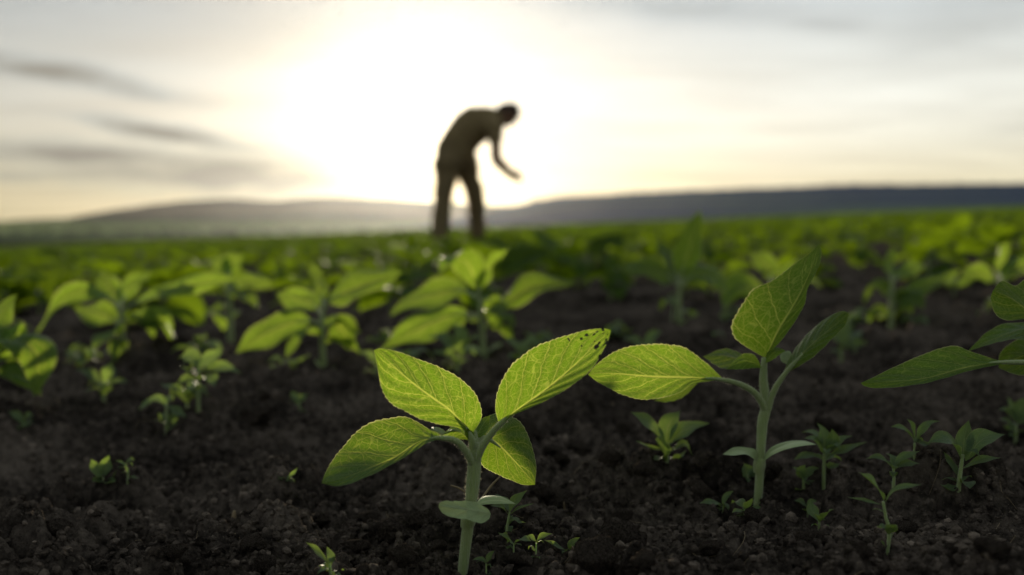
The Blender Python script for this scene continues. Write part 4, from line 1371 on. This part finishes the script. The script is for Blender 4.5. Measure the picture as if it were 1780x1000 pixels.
# root fibres and chaff lying on the soil
AV, AF, b = [], [], 0
for i in range(150):
    d = 0.42 + 0.8 * rs.rand() ** 1.3
    x0 = rs.uniform(-.55, .55) * d
    a = rs.uniform(0, 6.28)
    ln = rs.uniform(.004, .016)
    pts = []
    for tt in (-1, -.3, .4, 1):
        xx, yy = x0 + math.cos(a + tt * .4) * ln * tt, d + math.sin(a + tt * .4) * ln * tt
        pts.append((xx, yy, float(ground_full(xx, yy)) + .0006 + .0015 * rs.rand()))
    v, f, _ = tube(pts, [.00014, .0002, .0001], 7, 3)
    f = [q for q in f if len(q) == 4]
    AV.append(v)
    AF.append(np.array(f) + b)
    b += len(v)
o = obj('root_fibres', mesh_np('root_fibres', np.vstack(AV), np.vstack(AF), STRAW), ground)
o['kind'] = 'stuff'

# far woods and hedge lines, too far off to count
crowns = [clod_mesh(900 + i, 2) for i in range(6)]
FOL, t = material('far_foliage')
o_ = t.n('ShaderNodeTexCoord').outputs['Object']
out(t, principled(t, t.mix(t.noise(t.v('MULTIPLY', o_, (.15, .15, .3)), 1.0, 3), (0.020, 0.030, 0.018), (0.045, 0.062, 0.028)), 1.0, 0.0))
AV, AF, b = [], [], 0
rs = np.random.RandomState(77)


def tree_line(x0, x1, dist, n, hmin, hmax, zfun, spread):
    global b
    for _ in range(n):
        px = rs.uniform(x0, x1)
        d_ = dist + rs.uniform(-spread, spread)
        X = (px - 890) / FPX * dist
        h = rs.uniform(hmin, hmax)
        v, f = crowns[rs.randint(6)]
        AV.append(v * np.array((h * rs.uniform(.6, 1.1), h * .8, h * .95)) + np.array((X, d_, zfun(px) + h * .45)))
        AF.append(f + b)
        b += len(v)


tree_line(250, 680, 1300, 90, 3, 7.5, lambda q: VAL_Z, 60)
tree_line(-500, 330, 1150, 110, 3, 6, lambda q: VAL_Z - 1, 50)
tree_line(620, 1000, 1900, 60, 4, 9, lambda q: VAL_Z, 80)
tree_line(-100, 760, 2500, 90, 5, 10, lambda q: VAL_Z, 80)
tree_line(930, 2000, 2600, 300, 4, 10, lambda q: CAM_Z + (HORIZON - np.interp(q, [930, 1000, 1200, 1440, 1780, 2300], [349, 342, 333, 324, 321, 318])) / FPX * 2600 - 7, 40)
tree_line(1000, 1900, 1900, 120, 4, 8, lambda q: 24 + (q - 1000) * .018, 50)
o = obj('distant_woods', mesh_np('distant_woods', np.vstack(AV), np.vstack(AF), FOL))
tag(o, 'dark hedge lines and woods far off in the valley and on the hill', 'woods', kind='stuff')

# ------------------------------------------------------------------ the stooping person
PD = 10.2


def capsule_mesh(chains, voxel, name, mats, base, smooth_it=4, noise=0.0, seed=0):
    """chains of (point, radius [, flatten vector, factor]) merged into one continuous skin"""
    V, F, b = [], [], 0
    for ch in chains:
        pts = np.array([c[0] for c in ch])
        rad = np.array([c[1] for c in ch])
        n = max(8, 6 * len(ch))
        C_ = spline(pts, n)
        s = np.concatenate([[0], np.cumsum(np.linalg.norm(np.diff(pts, axis=0), axis=1))])
        r = np.interp(np.linspace(0, 1, n), s / s[-1], rad)
        # round caps
        T = unit(np.gradient(C_, axis=0))
        capA = [(C_[0] - T[0] * r[0] * math.sin(q), r[0] * math.cos(q)) for q in (1.45, 1.1, .7, .35)]
        capB = [(C_[-1] + T[-1] * r[-1] * math.sin(q), r[-1] * math.cos(q)) for q in (.35, .7, 1.1, 1.45)]
        CC = np.array([c for c, _ in capA] + list(C_) + [c for c, _ in capB])
        RR = np.array([q for _, q in capA] + list(r) + [q for _, q in capB])
        TT = np.vstack([np.repeat(T[:1], 4, 0), T, np.repeat(T[-1:], 4, 0)])
        ref = np.array((0.12, 1.0, 0.07)) if abs(TT[:, 1]).mean() < .8 else np.array((1.0, 0.1, 0))
        A = unit(np.cross(TT, ref))
        B = np.cross(TT, A)
        fl = ch[0][2] if len(ch[0]) > 2 else 1.0
        an = np.linspace(0, 2 * math.pi, 20, endpoint=False)
        W = CC[:, None] + RR[:, None, None] * (np.cos(an)[None, :, None] * A[:, None] + fl * np.sin(an)[None, :, None] * B[:, None])
        m_ = len(CC)
        W = W.reshape(-1, 3)
        for i in range(m_ - 1):
            for j in range(20):
                F.append((b + i * 20 + j, b + i * 20 + (j + 1) % 20, b + (i + 1) * 20 + (j + 1) % 20, b + (i + 1) * 20 + j))
        F.append(tuple(b + j for j in range(19, -1, -1)))
        F.append(tuple(b + (m_ - 1) * 20 + j for j in range(20)))
        V.append(W)
        b += len(W)
    V = np.vstack(V) - base
    me = mesh_np(name, V, F, mats)
    tmp = bpy.data.objects.new('tmp', me)
    COL.objects.link(tmp)
    md = tmp.modifiers.new('r', 'REMESH')
    md.mode = 'VOXEL'
    md.voxel_size = voxel
    sm = tmp.modifiers.new('s', 'SMOOTH')
    sm.factor = 0.5
    sm.iterations = smooth_it
    dg = bpy.context.evaluated_depsgraph_get()
    dg.update()
    res = bpy.data.meshes.new_from_object(tmp.evaluated_get(dg))
    bpy.data.objects.remove(tmp)
    res.name = name
    n = len(res.vertices)
    co = np.zeros(n * 3, np.float32)
    res.vertices.foreach_get('co', co)
    co = co.reshape(-1, 3)
    if noise:
        nr = np.zeros(n * 3, np.float32)
        res.vertices.foreach_get('normal', nr)
        nr = nr.reshape(-1, 3)
        q = vnoise(co[:, 0] * 9 + co[:, 1] * 5, co[:, 2] * 14 + co[:, 1] * 6, seed) + .5 * vnoise(co[:, 0] * 26, co[:, 2] * 30 + co[:, 1] * 22, seed + 1)
        co = co + nr * (noise * q)[:, None]
        res.vertices.foreach_set('co', co.ravel())
    res.materials.clear()
    res.materials.append(mats)
    res.polygons.foreach_set('use_smooth', np.full(len(res.polygons), True, bool))
    res.update()
    return res


def J(px, py, dd=0.0):
    return P(px, py, PD + dd)


def build_person():
    gx = J(797, 400)
    base = np.array((gx[0], gx[1], float(ground_low(gx[0], gx[1]))))
    root = bpy.data.objects.new('person', None)
    COL.objects.link(root)
    root.location = base
    tag(root, 'person in shirt and trousers bent forward in the field, one arm reaching down', 'person')
    nf = J(764, 400, -.22)
    nf[2] = float(ground_low(nf[0], nf[1]))
    ff = J(831, 400, .22)
    ff[2] = float(ground_low(ff[0], ff[1]))
    up = np.array((0, 0, 1.0))
    hipN, hipF = J(778, 288, -.09), J(808, 284, .09)
    kneeN, kneeF = J(770, 350, -.16), J(827, 346, .16)
    ankN, ankF = nf + up * .09, ff + up * .09
    pel, waist, chest, shol = J(790, 268), J(800, 243), J(826, 216), J(852, 211)
    neck, head0, head1 = J(868, 205), J(878, 199), J(885, 198)
    shN, shF = J(860, 222, -.15), J(852, 215, .17)
    elN, wrN = J(863, 277, -.22), J(885, 301, -.24)
    elF, wrF = J(822, 262, .22), J(812, 287, .20)
    toe = np.array((.17, .05, 0))
    hand = lambda w_, d_: w_ + unit(d_) * .08
    fd = unit(wrN - elN)
    body = [
        [(pel, .140), (waist, .135), (chest, .155), (shol, .130)],
        [(shol, .085), (neck, .062), (head0, .065)],
        [(head0 - np.array((.0, 0, -.005)), .098), (head1, .100)],
        [(shN, .075), ((shN + elN) / 2, .060), (elN, .060), ((elN * .6 + wrN * .4), .060), (wrN, .044)],
        [(shF, .068), ((shF + elF) / 2, .052), (elF, .042), ((elF * .6 + wrF * .4), .042), (wrF, .030)],
        [(hipN, .105), ((hipN + kneeN) / 2, .088), (kneeN, .062), (kneeN * .65 + ankN * .35, .062), (ankN, .042)],
        [(hipF, .105), ((hipF + kneeF) / 2, .088), (kneeF, .062), (kneeF * .65 + ankF * .35, .062), (ankF, .042)],
        [(ankN - up * .03, .045), (ankN - up * .045 + toe, .036)],
        [(ankF - up * .03, .045), (ankF - up * .045 + toe, .036)],
        [(shN, .08), (shol, .10), (shF, .08)],
        # nose, chin, ear
        [(head1 + np.array((.055, -.01, -.075)), .018), (head1 + np.array((.082, -.01, -.088)), .012)],
        [(head1 + np.array((-.01, 0, -.09)), .045), (head1 + np.array((.01, 0, -.105)), .035)],
        [(head1 + np.array((-.02, -.095, -.03)), .022), (head1 + np.array((-.015, -.10, -.055)), .014)],
    ]
    # hands: palm, four fingers curled round a small clod of soil, thumb at the side
    for wr, dr, sgn in ((wrN, fd, 1), (wrF, unit(wrF - elF), -1)):
        dr = unit(dr + np.array((.45, 0, .30))) if sgn > 0 else dr
        side = unit(np.cross(dr, up) * sgn)
        nrm = np.cross(side, dr)
        body.append([(wr, .042), (wr + dr * .045, .050), (wr + dr * .08, .050)])
        for k_, off in enumerate((-.030, -.010, .010, .029)):
            kn = wr + dr * .09 + side * off
            ln = (.036, .042, .039, .030)[k_]
            body.append([(kn, .0095), (kn + dr * ln, .009), (kn + dr * ln * 1.45 - nrm * ln * .6, .0085), (kn + dr * ln * 1.25 - nrm * ln * 1.25, .008)])
        th0 = wr + dr * .025 + side * -.034
        body.append([(th0, .013), (th0 + dr * .035 - side * .018 - nrm * .012, .011), (th0 + dr * .065 - side * .008 - nrm * .026, .0095)])
    o = obj('body', capsule_mesh(body, .0085, 'person_body', SKIN, base, 2), root)
    shirt = [
        [(pel + (waist - pel) * .3, .188), (waist, .185), (chest, .186), (shol, .150)],
        [(waist + (J(806, 232) - waist), .18), (J(818, 220), .185), (J(842, 214), .165)],
        [(shN, .098), (shol, .125), (shF, .098)],
        [(J(850, 208), .10), (neck - np.array((.02, 0, .0)), .082)],
        [(shN, .090), (shN * .55 + elN * .45, .070)],
        [(shF, .090), (shF * .45 + elF * .55, .068)],
    ]
    obj('shirt', capsule_mesh(shirt, .014, 'person_shirt', SHIRT, base, 5, .018, 3), root)
    trousers = [
        [(hipN + np.array((-.01, 0, .0)), .135), (pel + np.array((-.005, 0, .05)), .186), (pel * .5 + waist * .5, .180)],
        [(hipN, .140), (hipN * .6 + kneeN * .4, .115), (kneeN, .098), (kneeN * .5 + ankN * .5, .090), (ankN + up * .01, .088)],
        [(hipF, .140), (hipF * .6 + kneeF * .4, .115), (kneeF, .098), (kneeF * .5 + ankF * .5, .090), (ankF + up * .01, .088)],
        [(hipN, .15), (pel, .185), (hipF, .15)],
    ]
    obj('trousers', capsule_mesh(trousers, .014, 'person_trousers', TROUSER, base, 4, .018, 7), root)
    for an, nm in ((ankN, 'boot'), (ankF, 'boot')):
        sh = [[(an + up * .03, .062), (an - up * .02, .058)], [(an - up * .035 - toe * .2, .052), (an - up * .04 + toe * .6, .050), (an - up * .048 + toe * 1.1, .040)]]
        obj(nm, capsule_mesh(sh, .012, 'person_boot', BOOT, base, 3), root)
    hair = [[(head0 + np.array((-.005, 0, .025)), .100), (head1 + np.array((.015, 0, .022)), .104)],
            [(head1 + np.array((.03, 0, -.0)), .088), (head1 + np.array((.045, 0, .01)), .078)]]
    obj('hair', capsule_mesh(hair, .010, 'person_hair', HAIRDARK, base, 2, .010, 9), root)


build_person()

# ------------------------------------------------------------------ air
def build_haze():
    m_, t = material('hazy_air')
    pv = t.n('ShaderNodeVolumePrincipled')
    pv.inputs['Color'].default_value = (0.92, 0.94, 1.0, 1)
    pv.inputs['Density'].default_value = HAZE_DENSITY
    pv.inputs['Anisotropy'].default_value = 0.85
    t.t.links.new(pv.outputs[0], t.n('ShaderNodeOutputMaterial').inputs['Volume'])
    bm = bmesh.new()
    bmesh.ops.create_cube(bm, size=1.0)
    me = bpy.data.meshes.new('haze')
    bm.to_mesh(me)
    bm.free()
    me.materials.append(m_)
    o = obj('haze', me)
    o.scale = (19000, 19000, 240)
    o.location = (0, 0, 85)
    tag(o, 'thin warm evening haze filling the valley', kind='stuff')


HAZE_DENSITY = 0.000008
build_haze()
